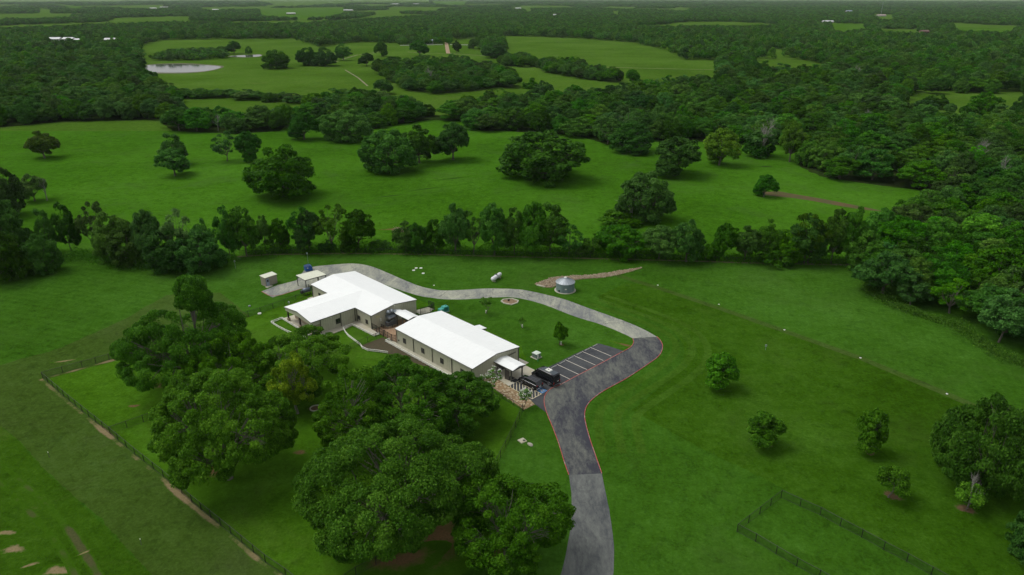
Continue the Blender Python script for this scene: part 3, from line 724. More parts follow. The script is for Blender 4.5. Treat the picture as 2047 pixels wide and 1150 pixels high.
# the small canopy on the lawn side
cn2 = canopy(b1, 10.2, 12.5, 13.25, 15.9, 2.5, 2.72, M['roof'])
for (s, t) in ((10.4, 15.7), (12.3, 15.7)): MB().b2((s - .07, t - .07, 0), (s + .07, t + .07, 2.4)).build('post', M['trim'], cn2)

# ---- rear building: main hall and the wing with its porch
B2O = (-51.5, 165.1); W2 = 12.95; L2 = 26.7; WS0, WS1, WT = 8.15, 20.1, -11.8
b2 = thing('metal_building', 'L shaped olive grey metal building with white roof and porch wing behind the oaks', 'building', (*B2O, 0), R(-45))
wall(b2, (WS1, 0), (L2, 0), lambda x: EAVE)
wall(b2, (0, 0), (WS0, 0), lambda x: EAVE)
wall(b2, (L2, 0), (L2, W2), gable_top(0, W2))
wall(b2, (L2, W2), (0, W2), lambda x: EAVE)
wall(b2, (0, W2), (0, 0), gable_top(0, W2))
PB = WT + 2.15                                                     # porch back wall
wall(b2, (WS1, PB), (WS1, 0), lambda x: EAVE)
wall(b2, (WS0, 0), (WS0, PB), lambda x: EAVE)
tan_wall = siding((WS0, PB), (WS1, PB), lambda x: 3.0).build('porch_wall', plain('cream_siding', (0.40, 0.36, 0.25), 0.6, vary=0.08), b2)
WR = EAVE + (RIDGE - EAVE) * (WS1 - WS0) / W2                      # ridge of the wing, same slope
ws = (WS0 + WS1) / 2
g = MB(); g.prism([(WS0, 2.72), (ws, 3.05), (WS1, 2.72), (WS1, EAVE), (ws, WR), (WS0, EAVE)], WT - .02, WT + .10, 'y'); g.build('porch_gable', M['wall'], b2)
for s in (WS0 + .06, WS1 - .06): MB().b2((s - .06, WT + .10, 2.6), (s + .06, PB, EAVE - .02)).build('porch_beam', M['wall'], b2)
MB().b2((WS0 + .12, WT + .1, 2.95), (WS1 - .12, PB, 3.0)).build('porch_ceiling', M['concrete'], b2)
mb = rect_roof(MB(), 0, L2, 0, W2, EAVE + .01, RIDGE + .01); seams(mb, 0, L2, 0, W2, EAVE + .01, RIDGE + .01, .12)
th = .125; sl = (RIDGE - EAVE) / (W2 / 2)
for sa, in ((WS0 - .15,), (WS1 + .15,)):                            # wing slopes run up to their valleys
    za = EAVE + .015 - sl * .15
    P = [(sa, WT - .15, za), (ws, WT - .15, WR + .015), (ws, (WR - EAVE) / sl + .1, WR + .015), (sa, -.15, za)]
    n = len(mb.v); mb.v += P + [(a, b, c + th) for a, b, c in P]
    mb.f += [tuple(n + i for i in f) for f in ((0, 1, 2, 3), (4, 5, 6, 7), (0, 1, 5, 4), (1, 2, 6, 5), (2, 3, 7, 6), (3, 0, 4, 7))]
t = WT + .3
while t < 5.5:
    for sg in (-1, 1):
        e = ws + sg * ((WS1 - WS0) / 2 + .15); w_in = ws if t < 0 else ws
        if t > 0: e = ws + sg * max(0.0, ((WS1 - WS0) / 2) - t)
        if abs(e - ws) < .3: continue
        z_ = lambda s: WR + .015 + th - sl * abs(s - ws)
        mb.quad((ws, t - .03, z_(ws)), (ws, t, z_(ws) + .022), (e, t, z_(e) + .022), (e, t - .03, z_(e))); mb.quad((ws, t + .03, z_(ws)), (ws, t, z_(ws) + .022), (e, t, z_(e) + .022), (e, t + .03, z_(e)))
    t += .9
mb.build('roof', M['roof'], b2)
trim_bars(b2, [((WS1 + .2, -.2, EAVE), (L2 + .15, -.2, EAVE)), ((-.15, -.2, EAVE), (WS0 - .2, -.2, EAVE)), ((-.15, W2 + .2, EAVE), (L2 + .15, W2 + .2, EAVE)), ((WS1 + .2, WT - .15, EAVE), (WS1 + .2, -.2, EAVE)), ((WS0 - .2, WT - .15, EAVE), (WS0 - .2, -.2, EAVE))])
trim_bars(b2, [((L2 + .17, -.15, EAVE), (L2 + .17, W2 / 2, RIDGE + .02)), ((L2 + .17, W2 / 2, RIDGE + .02), (L2 + .17, W2 + .15, EAVE)), ((-.17, -.15, EAVE), (-.17, W2 / 2, RIDGE + .02)), ((-.17, W2 / 2, RIDGE + .02), (-.17, W2 + .15, EAVE)), ((WS0 - .15, WT - .17, EAVE), (ws, WT - .17, WR + .02)), ((ws, WT - .17, WR + .02), (WS1 + .15, WT - .17, EAVE))], 'rake_trim')
for s, t_, nx, ny in ((WS1, PB + .1, 1, 0), (WS1, -4.25, 1, 0), (WS1, -.35, 1, 0), (20.6, 0, 0, -1), (26.5, 0, 0, -1), (.2, 0, 0, -1), (WS0 - .1, -4.0, -1, 0)): downspout(b2, s, t_, nx, ny)
window(b2, (WS1, -5.0), (0, 1), 1.0, 1.2, 1.15)
for s in (21.35, 24.55): window(b2, (s, 0), (1, 0), 0.75, 0.95, 0.9)
window(b2, (3.6, 0), (1, 0), 0.8, 1.1, 1.2); window(b2, (0, 3.0), (0, -1), 0.8, 1.1, 1.2)
for s in (11.0, 16.9): window(b2, (s, PB), (1, 0), 1.3, 1.1, 1.1)
MB().b2((13.2, PB - .06, .15), (14.3, PB - .01, 2.2)).build('door', M['door'], b2)
MB().b2((WS1 + .02, -6.9, 3.0), (WS1 + .22, -6.65, 3.2)).build('wall_lamp', M['white'], b2)
MB().b2((L2, 6.3, RIDGE - .3), (L2 + .12, 6.7, RIDGE - .1)).build('wall_lamp', M['white'], b2)
MB().b2((L2 + .045, 1.15, 2.55), (L2 + .09, 2.2, 3.05)).build('wall_sign', plain('pale_yellow_sign', (0.50, 0.48, 0.27), 0.6), b2)
MB().b2((L2 + .045, 2.2, 1.5), (L2 + .25, 2.5, 2.15)).build('electric_box', M['white'], b2)
STONE = plain('stone_veneer', (0.34, 0.28, 0.20), 0.9, vary=0.3, scale=5)
for (s, t_) in ((8.5, WT + .35), (14.1, WT + .35), (19.75, WT + .35)):
    MB().b2((s - .3, t_ - .3, 0.15), (s + .3, t_ + .3, .85)).build('post_base', STONE, b2)
    MB().b2((s - .15, t_ - .15, .85), (s + .15, t_ + .15, 2.85)).build('porch_post', plain('dark_post', (0.035, 0.026, 0.02), 0.6), b2)
MB().b2((WS0 + .2, PB - .1, .15), (WS1 - .1, PB - .02, .95)).build('wainscot', STONE, b2)
# lean-to on the back corner
MB().prism([(-1.3, 3.0), (.02, 3.3), (.02, 3.4), (-1.3, 3.1)], 0.4, 3.6, 'y').build('lean_to_roof', M['roof'], b2)
for t_ in (.55, 3.45): MB().b2((-1.25, t_ - .06, 0), (-1.13, t_ + .06, 3.0)).build('lean_to_post', M['trim'], b2)

# ---- covered walk between the two buildings
wk = thing('covered_walkway', 'short white roofed walkway joining the two metal buildings', 'walkway', (*B2O, 0), R(-45))
canopy(wk, L2 + .2, 28.4, 5.75, 7.85, 2.75, 3.0, M['roof'], 'roof')
cw = canopy(wk, 28.45, 33.4, 5.5, 8.4, 2.85, 3.15, M['roof'], 'roof')
for s in (28.7, 30.9, 33.1):
    for t_ in (5.7, 8.2): MB().b2((s - .09, t_ - .09, 0), (s + .09, t_ + .09, 2.8)).build('post', M['trim'], wk)
MB().b2((28.8, 8.15, 0.05), (33.0, 8.25, 2.7)).build('back_panel', M['trim'], wk)

# ---- kitchen exhaust and condenser on the gable of the rear building
ex = thing('exhaust_unit', 'grey sheet metal kitchen exhaust unit with hooded ducts on the gable wall', 'exhaust unit', (*B2O, 0), R(-45))
e0 = L2 + .06
MB().prism([(e0, 1.75), (e0 + 1.5, 1.75), (e0 + 1.6, 2.15), (e0 + .95, 2.45), (e0, 2.5)], 3.75, 6.1, 'y').build('housing', M['grey_metal'], ex)
for t_ in (4.2, 5.15):
    pts = [(e0 + .35, t_, 2.4), (e0 + .35, t_, 3.2), (e0 + .5, t_, 3.5), (e0 + .75, t_, 3.6), (e0 + 1.0, t_, 3.45), (e0 + 1.1, t_, 3.15)]
    MB().tube(pts, [.36, .36, .37, .38, .39, .42], 12).build('duct', M['grey_metal'], ex, True)
MB().prism([(e0 + .5, 2.45), (e0 + 1.3, 2.35), (e0 + .75, 3.35), (e0 + .5, 3.4)], 5.65, 6.35, 'y').build('hood', M['galv'], ex)
for t_ in (3.95, 5.9): MB().tube([(e0 + 1.4, t_, 1.8), (e0 + .02, t_, .9)], .04, 5).build('bracket', M['trim'], ex)
MB().b2((e0 + .3, 4.6, 1.0), (e0 + .8, 5.2, 1.76)).build('blower', M['trim'], ex)
cu = thing('condenser_unit', 'low grey box unit standing on the slab under the exhaust hood', 'condenser', (*B2O, 0), R(-45))
mb = MB()
for a in (((e0 + .35, 3.4, .1), (e0 + 1.35, 5.9, 1.0)),): mb.b2(*a)
mb.build('cabinet', plain('charcoal_cabinet', (0.16, 0.165, 0.17), 0.6), cu)
MB().b2((e0 + .3, 3.35, 1.0), (e0 + 1.4, 5.95, 1.06)).build('lid', M['galv'], cu)
MB().lathe([(.3, 1.06), (.3, 1.12), (.26, 1.13)], (e0 + .85, 4.1, 0), 14).build('fan_grille', M['black_metal'], cu)
MB().b2((e0 + .55, 4.6, 1.06), (e0 + 1.1, 5.4, 1.1)).build('access_panel', M['white'], cu)
MB().b2((e0 + .1, 3.1, 0), (e0 + 1.6, 6.2, .1)).build('pad', M['concrete'], cu)
# low curved black fence round the units
def picket_run(name, label, cat, pts, h, post_step, mat, group=None, picket=0.0, rails=(.95, .1), post_w=.07, z0=0.0, rail_w=.05):
    """pts: world (x, y); returns the thing with its posts, rails and pickets"""
    c = Vector(pts[0]); root = thing(name, label, cat, (c.x, c.y, z0), 0, group)
    q = [Vector(p) - c for p in pts]
    pm = MB().b2((-post_w / 2, -post_w / 2, 0), (post_w / 2, post_w / 2, h * 1.03)).mesh('post', mat)
    for a, b in zip(q[:-1], q[1:]):
        L = (b - a).length; n = max(1, round(L / post_step)); d = (b - a) / L; rz = math.atan2(d.y, d.x)
        for i in range(n): link('post', pm, root, (*(a + (b - a) * i / n), 0), (0, 0, rz))
        for f in rails:
            m = (a + b) / 2; MB().box((m.x, m.y, h * f), (L, rail_w, rail_w), rz).build('rail', mat, root)
        if picket:
            mb = MB(); k = int(L / picket)
            for i in range(k):
                p = a + d * (i + .5) * picket; mb.box((p.x, p.y, h * .52), (picket * .32, .02, h * .96), rz)
            o = mb.build('picket', mat, root); o['kind'] = 'stuff'
    link('post', pm, root, (*q[-1], 0))
    return root
def l2w(O, pts): return [(O[0] + (s + t) * .70711, O[1] + (t - s) * .70711) for s, t in pts]
arc = [(L2 + .4, 2.2), (L2 + 1.5, 2.15), (L2 + 2.3, 2.7), (L2 + 2.6, 3.8), (L2 + 2.6, 5.4)]
picket_run('low_fence', 'low curved black rail fence round the grey exhaust equipment', 'fence', l2w(B2O, arc), 0.9, 1.3, M['black_metal'], None, 0.22)

# ---- paving round the buildings
slab('concrete_walk', l2w(B1O, [(-2.2, -1.35), (25.6, -1.35), (25.6, -0.05), (-2.2, -0.05)]), .08, M['concrete'])
slab('concrete_walk', l2w(B1O, [(24.3, 13.2), (24.3, 14.3), (27.3, 14.35), (27.5, 13.0), (30.95, 12.9), (31.4, 11.5), (31.2, 8.2), (31.1, 4.6), (27.95, 4.9), (25.55, 4.9), (25.55, 13.2)]), .07, M['concrete_dirty'])
slab('porch_slab', l2w(B2O, [(6.5, -12.1), (20.4, -12.1), (20.4, -13.2), (22.3, -13.1), (22.1, -4.3), (21.6, -2.0), (29.9, -1.8), (30.0, -.4), (26.75, -.05), (20.05, -.05), (20.05, -9.6), (8.2, -9.6), (8.2, -5), (6.6, -5)]), .15, M['concrete_dirty'])
slab('concrete_pad', l2w(B2O, [(25.3, 13.2), (28.2, 12.95), (28.8, 15.3), (28.1, 17.3), (26.0, 17.1)]), .08, M['concrete'])
slab('concrete_pad', l2w(B2O, [(-.4, 5.5), (-.4, -1.5), (3.0, -1.5), (3.0, -.05), (-.2, -.05)]), .06, M['concrete_dirty'])
sheet('paver_base', l2w(B2O, [(26.8, 0.0), (30.0, -.3), (34.8, -.3), (36.3, .1), (33.4, 5.3), (33.4, 8.4), (26.8, 8.4)]), 0.040, plain('paver_sand', (0.36, 0.24, 0.14), 0.95, vary=0.25, scale=0.5, obj=False, c2=(0.30, 0.19, 0.11)))
sheet('mulch_bed', l2w(B2O, [(31.7, -.6), (34.6, -.7), (33.6, -1.0), (40.5, -.9), (52, -1.0), (52, -1.9), (44, -3.4), (39, -4.4), (35, -6.8), (33.2, -7.0), (31.7, -6.4)]), 0.036, plain('brown_mulch', (0.075, 0.050, 0.028), 0.95, vary=0.4, scale=1.5, obj=False, c2=(0.04, 0.045, 0.015)))
MATS = l2w(B1O, [(28.6, 6.15), (29.85, 6.15), (29.85, 7.7), (28.6, 7.7)])
for pts, lab in ((MATS, 'black rubber mat nearest the canopy door'), (l2w(B1O, [(30.0, 6.3), (31.1, 6.3), (31.1, 7.6), (30.0, 7.6)]), 'black rubber mat just in front of the black car')):
    mb = MB(); mb.prism(pts, .075, .10); tag(mb.build('door_mat', RUB), lab, 'door mat', 'entrance mats')
def stones(name, poly, z, size, mats, rnd, keep=0.85, hgt=(0.03, 0.06), kind='stuff', parent=None):
    """irregular flat stones fitted over a polygon, one mesh"""
    mb = MB(); xs = [p[0] for p in poly]; ys = [p[1] for p in poly]
    y = min(ys)
    while y < max(ys):
        x = min(xs) + rnd.uniform(0, size)
        while x < max(xs):
            c = (x + rnd.uniform(-.25, .25) * size, y + rnd.uniform(-.25, .25) * size)
            if rnd.random() < keep and in_poly(*c, poly):
                k = rnd.randint(5, 7); a0 = rnd.uniform(0, 6)
                ring = [(c[0] + size * .5 * rnd.uniform(.7, 1.05) * math.cos(a0 + 6.283 * i / k), c[1] + size * .5 * rnd.uniform(.7, 1.05) * math.sin(a0 + 6.283 * i / k)) for i in range(k)]
                h = z + rnd.uniform(*hgt); n = len(mb.v)
                mb.v += [(a, b, z) for a, b in ring] + [(c[0] + (a - c[0]) * .9, c[1] + (b - c[1]) * .9, h) for a, b in ring]
                mb.f.append(tuple(n + k + i for i in range(k)))
                for i in range(k): mb.f.append((n + i, n + (i + 1) % k, n + k + (i + 1) % k, n + k + i))
            x += size
        y += size * .9
    o = mb.build(name, mats, parent); o['kind'] = kind; return o
def multi_stone(name, cols, rough=0.9):
    m, nt, b = new_mat(name)
    geo = N(nt, 'ShaderNodeNewGeometry'); f = noise(nt, geo.outputs['Position'], 2.5, 5, .7)
    c = ramp(nt, geo.outputs['Random Per Island'], [(i / max(1, len(cols) - 1), q) for i, q in enumerate(cols)])
    nt.links.new(mix(nt, math_n(nt, 'MULTIPLY', f, .5), c, (.12, .09, .05)), b.inputs['Base Color']); b.inputs['Roughness'].default_value = rough
    return m
rnd = random.Random(5)
BED = l2w(B1O, [(25.7, 4.85), (25.7, 2.6), (29, 1.9), (39.3, .5), (39.5, 3.3), (37.85, 3.85), (31.1, 4.5), (27.95, 4.85)])
sheet('landscape_bed', BED, 0.046, plain('bed_mulch', (0.33, 0.23, 0.12), 0.95, vary=0.35, scale=0.9, obj=False, c2=(0.16, 0.10, 0.05)))
FLAG = multi_stone('tan_flagstone', [(0.45, 0.36, 0.22), (0.52, 0.44, 0.28), (0.36, 0.26, 0.14), (0.55, 0.48, 0.33)])
stones('flagstone', BED, 0.046, 0.62, FLAG, rnd, .72)
stones('paver', l2w(B2O, [(27.2, 0.3), (34.6, 0.0), (35.5, .3), (33.2, 5), (29.6, 5.2), (29, 2.2), (27.2, 1.8)]), 0.040, .5, multi_stone('orange_pavers', [(0.42, 0.26, 0.15), (0.48, 0.34, 0.22), (0.36, 0.22, 0.12)]), rnd, .85)

# ---- low white border fences
LOWF = [('low_border_fence', 'low white border fence bending round the dark bed in front of the porch', B2O, [(6.5, -12.4), (6.75, -15.1), (10.6, -15.1), (14.1, -14.8), (20.3, -13.5)]),
        ('low_border_fence', 'low white border fence running straight along the front edge of the porch slab', B2O, [(6.5, -12.2), (20.9, -12.2)]),
        ('low_border_fence', 'long curved low white border fence round the garden bed between the buildings', B2O, [(30.1, -.5), (29.9, -1.85), (21.5, -2.2), (21.6, -4.7), (23.5, -5.4), (25.7, -6.0), (31.6, -6.6), (33.2, -7.1), (35, -6.9), (37, -5.6), (39.0, -4.5)]),
        ('low_border_fence', 'low white border fence beside the walk along the long wall of the front hall', B1O, [(-2.2, -.35), (-2.25, -1.45), (6, -1.5), (14, -1.5), (22, -1.5)])]
for n_, lab, O, pts in LOWF:
    r_ = picket_run(n_, lab, 'fence', l2w(O, pts), .5, 1.4, M['white'], 'low white border fences', 0.0, (.95, .28), .13, 0.05, .11)
# ================================================================== OUTBUILDINGS AND EQUIPMENT
def corner(u, v, z): return Vector(gp(u, v, z)[:2])
# shed
sh = thing('shed', 'small beige metal shed with a pale roof alone on the grass beyond the carport', 'shed', (*l2w((0, 0), [(0, 0)])[0], 0), 0)
a_, b_, d_ = corner(518.5, 552.5, 2.6), corner(529, 555.5, 2.6), corner(552.5, 548, 2.6)
sh.location = (*b_, 0); ang = math.atan2((d_ - b_).y, (d_ - b_).x); sh.rotation_euler = (0, 0, ang)
Ls, Ws = (d_ - b_).length, max(2.2, (a_ - b_).length)
for p, q in (((0, 0), (Ls, 0)), ((Ls, 0), (Ls, Ws)), ((Ls, Ws), (0, Ws)), ((0, Ws), (0, 0))): siding(p, q, lambda x: 2.5, 0, .4).build('wall', plain('beige_siding', (0.33, 0.30, 0.235), 0.6, vary=0.06), sh)
MB().prism([(-.15, 2.48), (Ws + .15, 2.62), (Ws + .15, 2.7), (-.15, 2.56)], -.15, Ls + .15, 'x').build('roof', M['roof_cream'], sh)
dr = MB().b2((.25, -.1, .1), (1.15, -.045, 2.1)).build('door', plain('pale_blue_door', (0.30, 0.36, 0.42), 0.5), sh)
MB().b2((.45, -.14, 1.2), (.95, -.1, 1.85)).build('pane', M['glass'], dr)
MB().b2((-.3, -1.1, 0), (1.5, -.1, .1)).build('step', M['concrete'], sh)
# carport
CZ = 3.1
cps = [corner(591.6, 550.4, CZ), corner(609.6, 560.4, CZ), corner(652.4, 549, CZ), corner(634, 540, CZ)]
cp = thing('carport', 'open carport with a flat cream metal roof on thin posts over the grey slab', 'carport', (*cps[0], 0), 0)
loc = [p - cps[0] for p in cps]
mb = MB(); mb.prism([tuple(p) for p in loc], CZ - .1, CZ + .02); mb.build('roof', M['roof_cream'], cp)
cc = sum(loc, Vector((0, 0))) / 4
for i in range(4):
    a, b = loc[i], loc[(i + 1) % 4]; MB().tube([(*a, CZ - .14), (*b, CZ - .14)], .09, 4).build('edge_beam', M['trim'], cp)
    p = a.lerp(cc, .06); MB().b2((p.x - .08, p.y - .08, 0), (p.x + .08, p.y + .08, CZ - .1)).build('post', M['trim'], cp)
p = loc[1].lerp(loc[2], .62).lerp(cc, .05); MB().b2((p.x - .12, p.y - .12, 0), (p.x + .12, p.y + .12, CZ - .1)).build('post', M['trim'], cp)
# blue dumpster
dp = thing('dumpster', 'blue steel dumpster at the far corner of the drive behind the carport', 'dumpster', (-57.9, 184.3, 0), R(30))
BLUE = plain('blue_paint', (0.02, 0.085, 0.30), 0.45, vary=0.2)
MB().prism([(-.95, .15), (.95, .15), (.95, 1.25), (.5, 1.55), (-.95, 1.35)], -1.0, 1.0, 'y').build('bin', BLUE, dp)
for y in (-.5, .5): MB().prism([(-.95, 1.36), (.48, 1.56), (.48, 1.6), (-.95, 1.41)], y - .47, y + .47, 'y').build('lid', plain('dark_blue_plastic', (0.015, 0.045, 0.14), 0.5), dp)
for y in (-1.05, 1.05): MB().b2((-.6, y - .06, .7), (.6, y + .06, .9)).build('fork_pocket', BLUE, dp)
for x, y in ((-.8, -.8), (.8, -.8), (-.8, .8), (.8, .8)): MB().lathe([(.09, -.04), (.09, .04)], (x, y, .09), 10, 'y').build('caster', M['black_metal'], dp)
MB().b2((-.6, -1.01, .95), (-.2, -1.005, 1.2)).build('sticker', M['white'], dp)
# barbecue trailer / smoker by the back corner of the rear building
sm = thing('smoker', 'grey blue barrel smoker with chimney standing at the back corner of the rear building', 'smoker', (*l2w(B2O, [(-3.0, -.1)])[0], 0), R(40))
MB().lathe([(.3, -1.0), (.6, -.97), (.6, .97), (.3, 1.0)], (0, 0, 1.2), 18, 'x').build('barrel', plain('blue_grey_steel', (0.12, 0.15, 0.19), 0.4, 0.3), sm, True)
MB().box((-1.3, 0, .95), (.6, .8, .7)).build('firebox', M['black_metal'], sm)
MB().tube([(.8, 0, 1.7), (.8, 0, 2.6)], .09, 8).build('chimney', M['black_metal'], sm)
for x, y in ((-.8, -.4), (.8, -.4), (-.8, .4), (.8, .4)): MB().box((x, y, .4), (.08, .08, .8)).build('leg', M['black_metal'], sm)
MB().box((0, -.75, .95), (1.6, .35, .04)).build('shelf', M['trim'], sm)
# propane tank
pt = thing('propane_tank', 'white horizontal propane tank on the lawn beyond the curving drive', 'propane tank', (-4.3, 177.2, 0), R(62))
prof = [(0.02, -2.5)] + [(.56 * math.sin(R(a)), -2.5 + .5 - .5 * math.cos(R(a))) for a in (25, 45, 65, 90)] + [(.56 * math.sin(R(a)), 2.5 - .5 - .5 * math.cos(R(a))) for a in (90, 115, 135, 155)] + [(.02, 2.5)]
MB().lathe(prof, (0, 0, .95), 20, 'x').build('tank', plain('white_gloss_paint', (0.74, 0.75, 0.74), 0.3, vary=0.04), pt, True)
MB().lathe([(.22, 0), (.22, .28), (.15, .34)], (0, 0, 1.48), 12).build('valve_cover', M['trim'], pt)
for x in (-1.5, 1.5): MB().b2((x - .15, -.5, 0), (x + .15, .5, .5)).build('cradle', M['concrete'], pt)
MB().b2((-.05, -.58, .4), (.05, .58, 1.5)).build('strap', M['grey_metal'], pt)
# corrugated water tank with a ribbed cone roof
wt = thing('water_tank', 'round galvanised corrugated water tank with a ribbed conical roof beside the stone swale', 'water tank', (14.1, 169.9, 0), 0)
prof = []
k = 0.06; i = 0
while k < 2.45: prof.append((2.42 + (.02 if i % 2 else -.02), k)); k += .11; i += 1
wl = MB().lathe(prof, (0, 0, 0), 40).build('wall', M['galv_wall'], wt)
rf = MB().lathe([(2.58, 2.42), (2.58, 2.47), (.35, 3.55), (.34, 3.6)], (0, 0, 0), 40).build('roof', M['galv'], wt)
for i in range(20):
    a = 6.2832 * i / 20; c, s_ = math.cos(a), math.sin(a)
    MB().tube([(2.58 * c, 2.58 * s_, 2.49), (.36 * c, .36 * s_, 3.57)], [.045, .03], 4).build('rib', M['grey_metal'], rf)
MB().lathe([(.36, 3.55), (.36, 3.72), (.05, 3.76)], (0, 0, 0), 16).build('cap', M['white'], rf)
MB().lathe([(2.85, 0), (2.85, .06), (2.8, .07)], (0, 0, 0), 40).build('pad', M['concrete'], wt)
MB().b2((-.28, -2.5, 1.05), (.22, -2.43, 1.35)).build('plate', M['white'], wt)
MB().lathe([(.28, -.05), (.28, .05)], (-1.7, -1.82, .5), 12, 'y').build('hatch', M['black_metal'], wt)
# generator
ge = thing('generator', 'teal green generator cabinet on the lawn behind the front hall', 'generator', (-16.9, 156.0, 0), R(40))
TEAL = plain('teal_paint', (0.05, 0.30, 0.25), 0.45, vary=0.1)
MB().prism([(-1.25, .15), (1.25, .15), (1.25, 1.35), (1.1, 1.5), (-.2, 1.5), (-.3, 1.15), (-1.25, 1.1)], -.6, .6, 'y').build('cabinet', TEAL, ge)
MB().b2((-1.35, -.7, 0), (1.35, .7, .15)).build('pad', M['concrete'], ge)
MB().tube([(.7, 0, 1.5), (.7, 0, 1.75)], .08, 8).build('exhaust_pipe', M['black_metal'], ge)
for i in range(4): MB().b2((-.1 + .3 * i, -.63, .4), (.1 + .3 * i, -.605, 1.2)).build('vent', plain('dark_teal', (0.02, 0.12, 0.10), 0.5), ge)
# transformer box and marker post in front of it
tb = thing('transformer_box', 'square green grey utility box with pale lid on a pad by the parking bays', 'utility box', (5.25, 132.7, 0), R(-45))
MB().b2((-.65, -.65, .1), (.65, .65, 1.05)).build('cabinet', plain('grey_green_paint', (0.17, 0.22, 0.19), 0.5), tb)
MB().prism([(-.72, 1.05), (.72, 1.05), (.72, 1.12), (0, 1.2), (-.72, 1.12)], -.72, .72, 'y').build('lid', plain('pale_green_lid', (0.55, 0.62, 0.52), 0.5), tb)
MB().b2((-1.0, -.9, 0), (.9, .9, .1)).build('pad', M['concrete'], tb)
bo = thing('marker_post', 'short green and white marker post in front of the square utility box', 'post', (5.53, 130.85, 0), 0)
MB().tube([(0, 0, 0), (0, 0, .75)], .1, 8).build('lower_tube', plain('green_post', (0.03, 0.30, 0.10), 0.5), bo)
MB().tube([(0, 0, .75), (0, 0, 1.5)], .1, 8).build('upper_tube', M['white'], bo)
# fenced gas/deck slab behind the rear building's gable
picket_run('equipment_fence', 'tall dark bar fence round the small slab beside the rear building gable', 'fence', l2w(B2O, [(28.2, 12.95), (28.9, 15.4), (28.1, 17.4), (26.0, 17.2)]), 1.9, 1.1, M['black_metal'], None, .2)
picket_run('garden_gate_fence', 'black gate fence with tall posts closing the paved yard between the buildings', 'fence', l2w(B2O, [(26.9, -.15), (28.5, -.12), (30.0, -.28), (31.6, -.3), (34.8, -.35), (35.7, .1)]), 1.75, 1.55, M['black_metal'], None, .3, (.97, .5, .08), .1)

# stone swale behind the water tank
SW = px([(1068, 568), (1082, 563), (1100, 556), (1130, 552.5), (1180, 550), (1215, 545.5), (1250, 540), (1283, 534.5), (1284, 536), (1262, 543), (1235, 550), (1205, 555.5), (1165, 558), (1145, 561), (1118, 569), (1103, 575.5), (1088, 575), (1075, 571)])
SWI = px([(1087, 572), (1092, 568), (1104, 565), (1112, 564), (1100, 570), (1090, 573)])
rnd = random.Random(9)
o = stones('swale_stone', SW, 0.02, .55, multi_stone('swale_stones', [(0.31, 0.24, 0.15), (0.40, 0.33, 0.22), (0.26, 0.19, 0.12), (0.44, 0.38, 0.27), (0.32, 0.22, 0.14)]), rnd, .95, (.12, .3))
sheet('swale_bed', SW, 0.030, plain('swale_gravel', (0.22, 0.165, 0.10), 0.95, vary=0.3, scale=1.2, obj=False))
slab('swale_edging', px([(1072, 571), (1076, 570), (1090, 573.5), (1088, 575)]), .2, M['concrete'])
# hexagonal kerbed pit on the lawn
hx = px([(1002, 603), (1006, 599.6), (1024, 598), (1036, 602), (1034, 606), (1022, 610), (1008, 607)])
pit = thing('planter_ring', 'pale stone ring round bare soil on the lawn just below the curving drive', 'planter', (*hx[0], 0), 0)
mb = MB(); sweep(mb, [(x - hx[0][0], y - hx[0][1]) for x, y in hx + [hx[0]]], .35, .2, 0.0); mb.build('edging', M['concrete'], pit)
me = sheet('soil', [(x - hx[0][0], y - hx[0][1]) for x, y in hx], .05, plain('bare_soil', (0.20, 0.14, 0.08), .95, vary=.3, scale=1.5), None, pit)
MB().box((1.9, .2, .3), (.5, .12, .5), .5).build('pipe_stub', M['black_metal'], pit)

# small concrete and white lids in the lawns
def lid(u, v, r, lab, mat, h=.12, cat='utility lid', grp=None):
    p = gp(u, v); t = thing('utility_lid', lab, cat, (p.x, p.y, 0), random.Random(int(u)).uniform(0, 3), grp)
    MB().lathe([(r, 0), (r, h), (r * .8, h + .03)], (0, 0, 0), 12).build('rim', mat, t)
    MB().b2((-.06, -.06, h + .03), (.06, .06, h + .07)).build('lid_handle', M['grey_metal'], t)
for i, (u, v) in enumerate([(827, 541), (832, 536.5), (841.5, 536.5), (846, 547)]):
    lid(u, v, .42, 'white round lid in the grass beyond the drive, ' + ['leftmost', 'second from left', 'third from left', 'rightmost and nearest'][i] + ' of the four', M['white'], grp='white lids beyond the drive')
lid(867.5, 571, .22, 'single small white lid at the upper edge of the drive', M['white'])
for i, (u, v) in enumerate([(1315, 570.5), (1437, 609), (1568, 660), (1720, 716), (1893, 788)]):
    lid(u, v, .2, 'white lid along the mown line across the right field, ' + ['first and farthest', 'second', 'middle', 'fourth', 'last and nearest'][i] + ' of the five', M['white'], .1, 'utility lid', 'white lids along the mown line')
p = gp(1044, 882); dg = thing('storm_drain', 'square concrete drain inlet with a dark grate in the grass left of the drive', 'drain', (p.x, p.y, 0), R(35))
MB().b2((-.6, -.6, 0), (.6, .6, .16)).build('frame', M['concrete_dirty'], dg); MB().b2((.05, -.4, .16), (.45, .05, .175)).build('grate', M['black_metal'], dg)
p = gp(1060, 890); bm2 = bmesh.new(); bmesh.ops.create_icosphere(bm2, subdivisions=2, radius=.5)
for v in bm2.verts: v.co = Vector((v.co.x * 1.3, v.co.y * .7, v.co.z * .5)) * (1 + .18 * mnoise.noise(v.co * 3))
me = bpy.data.meshes.new('boulder'); bm2.to_mesh(me); bm2.free(); me.materials.append(plain('pale_rock', (0.36, 0.34, 0.27), .9, vary=.2, scale=3))
tag(link('boulder', me, None, (p.x, p.y, .12), (0, 0, -.7)), 'pale flat boulder on the grass beside the square drain inlet', 'boulder')
# stepping slabs / bits in the yard left of the rear building
lid(519, 628, .45, 'white weathered lid in the grass left of the porch', M['white'], .25)
lid(499, 613, .3, 'dark capped vent lid in the grass farther left of the porch', M['grey_metal'], .3)
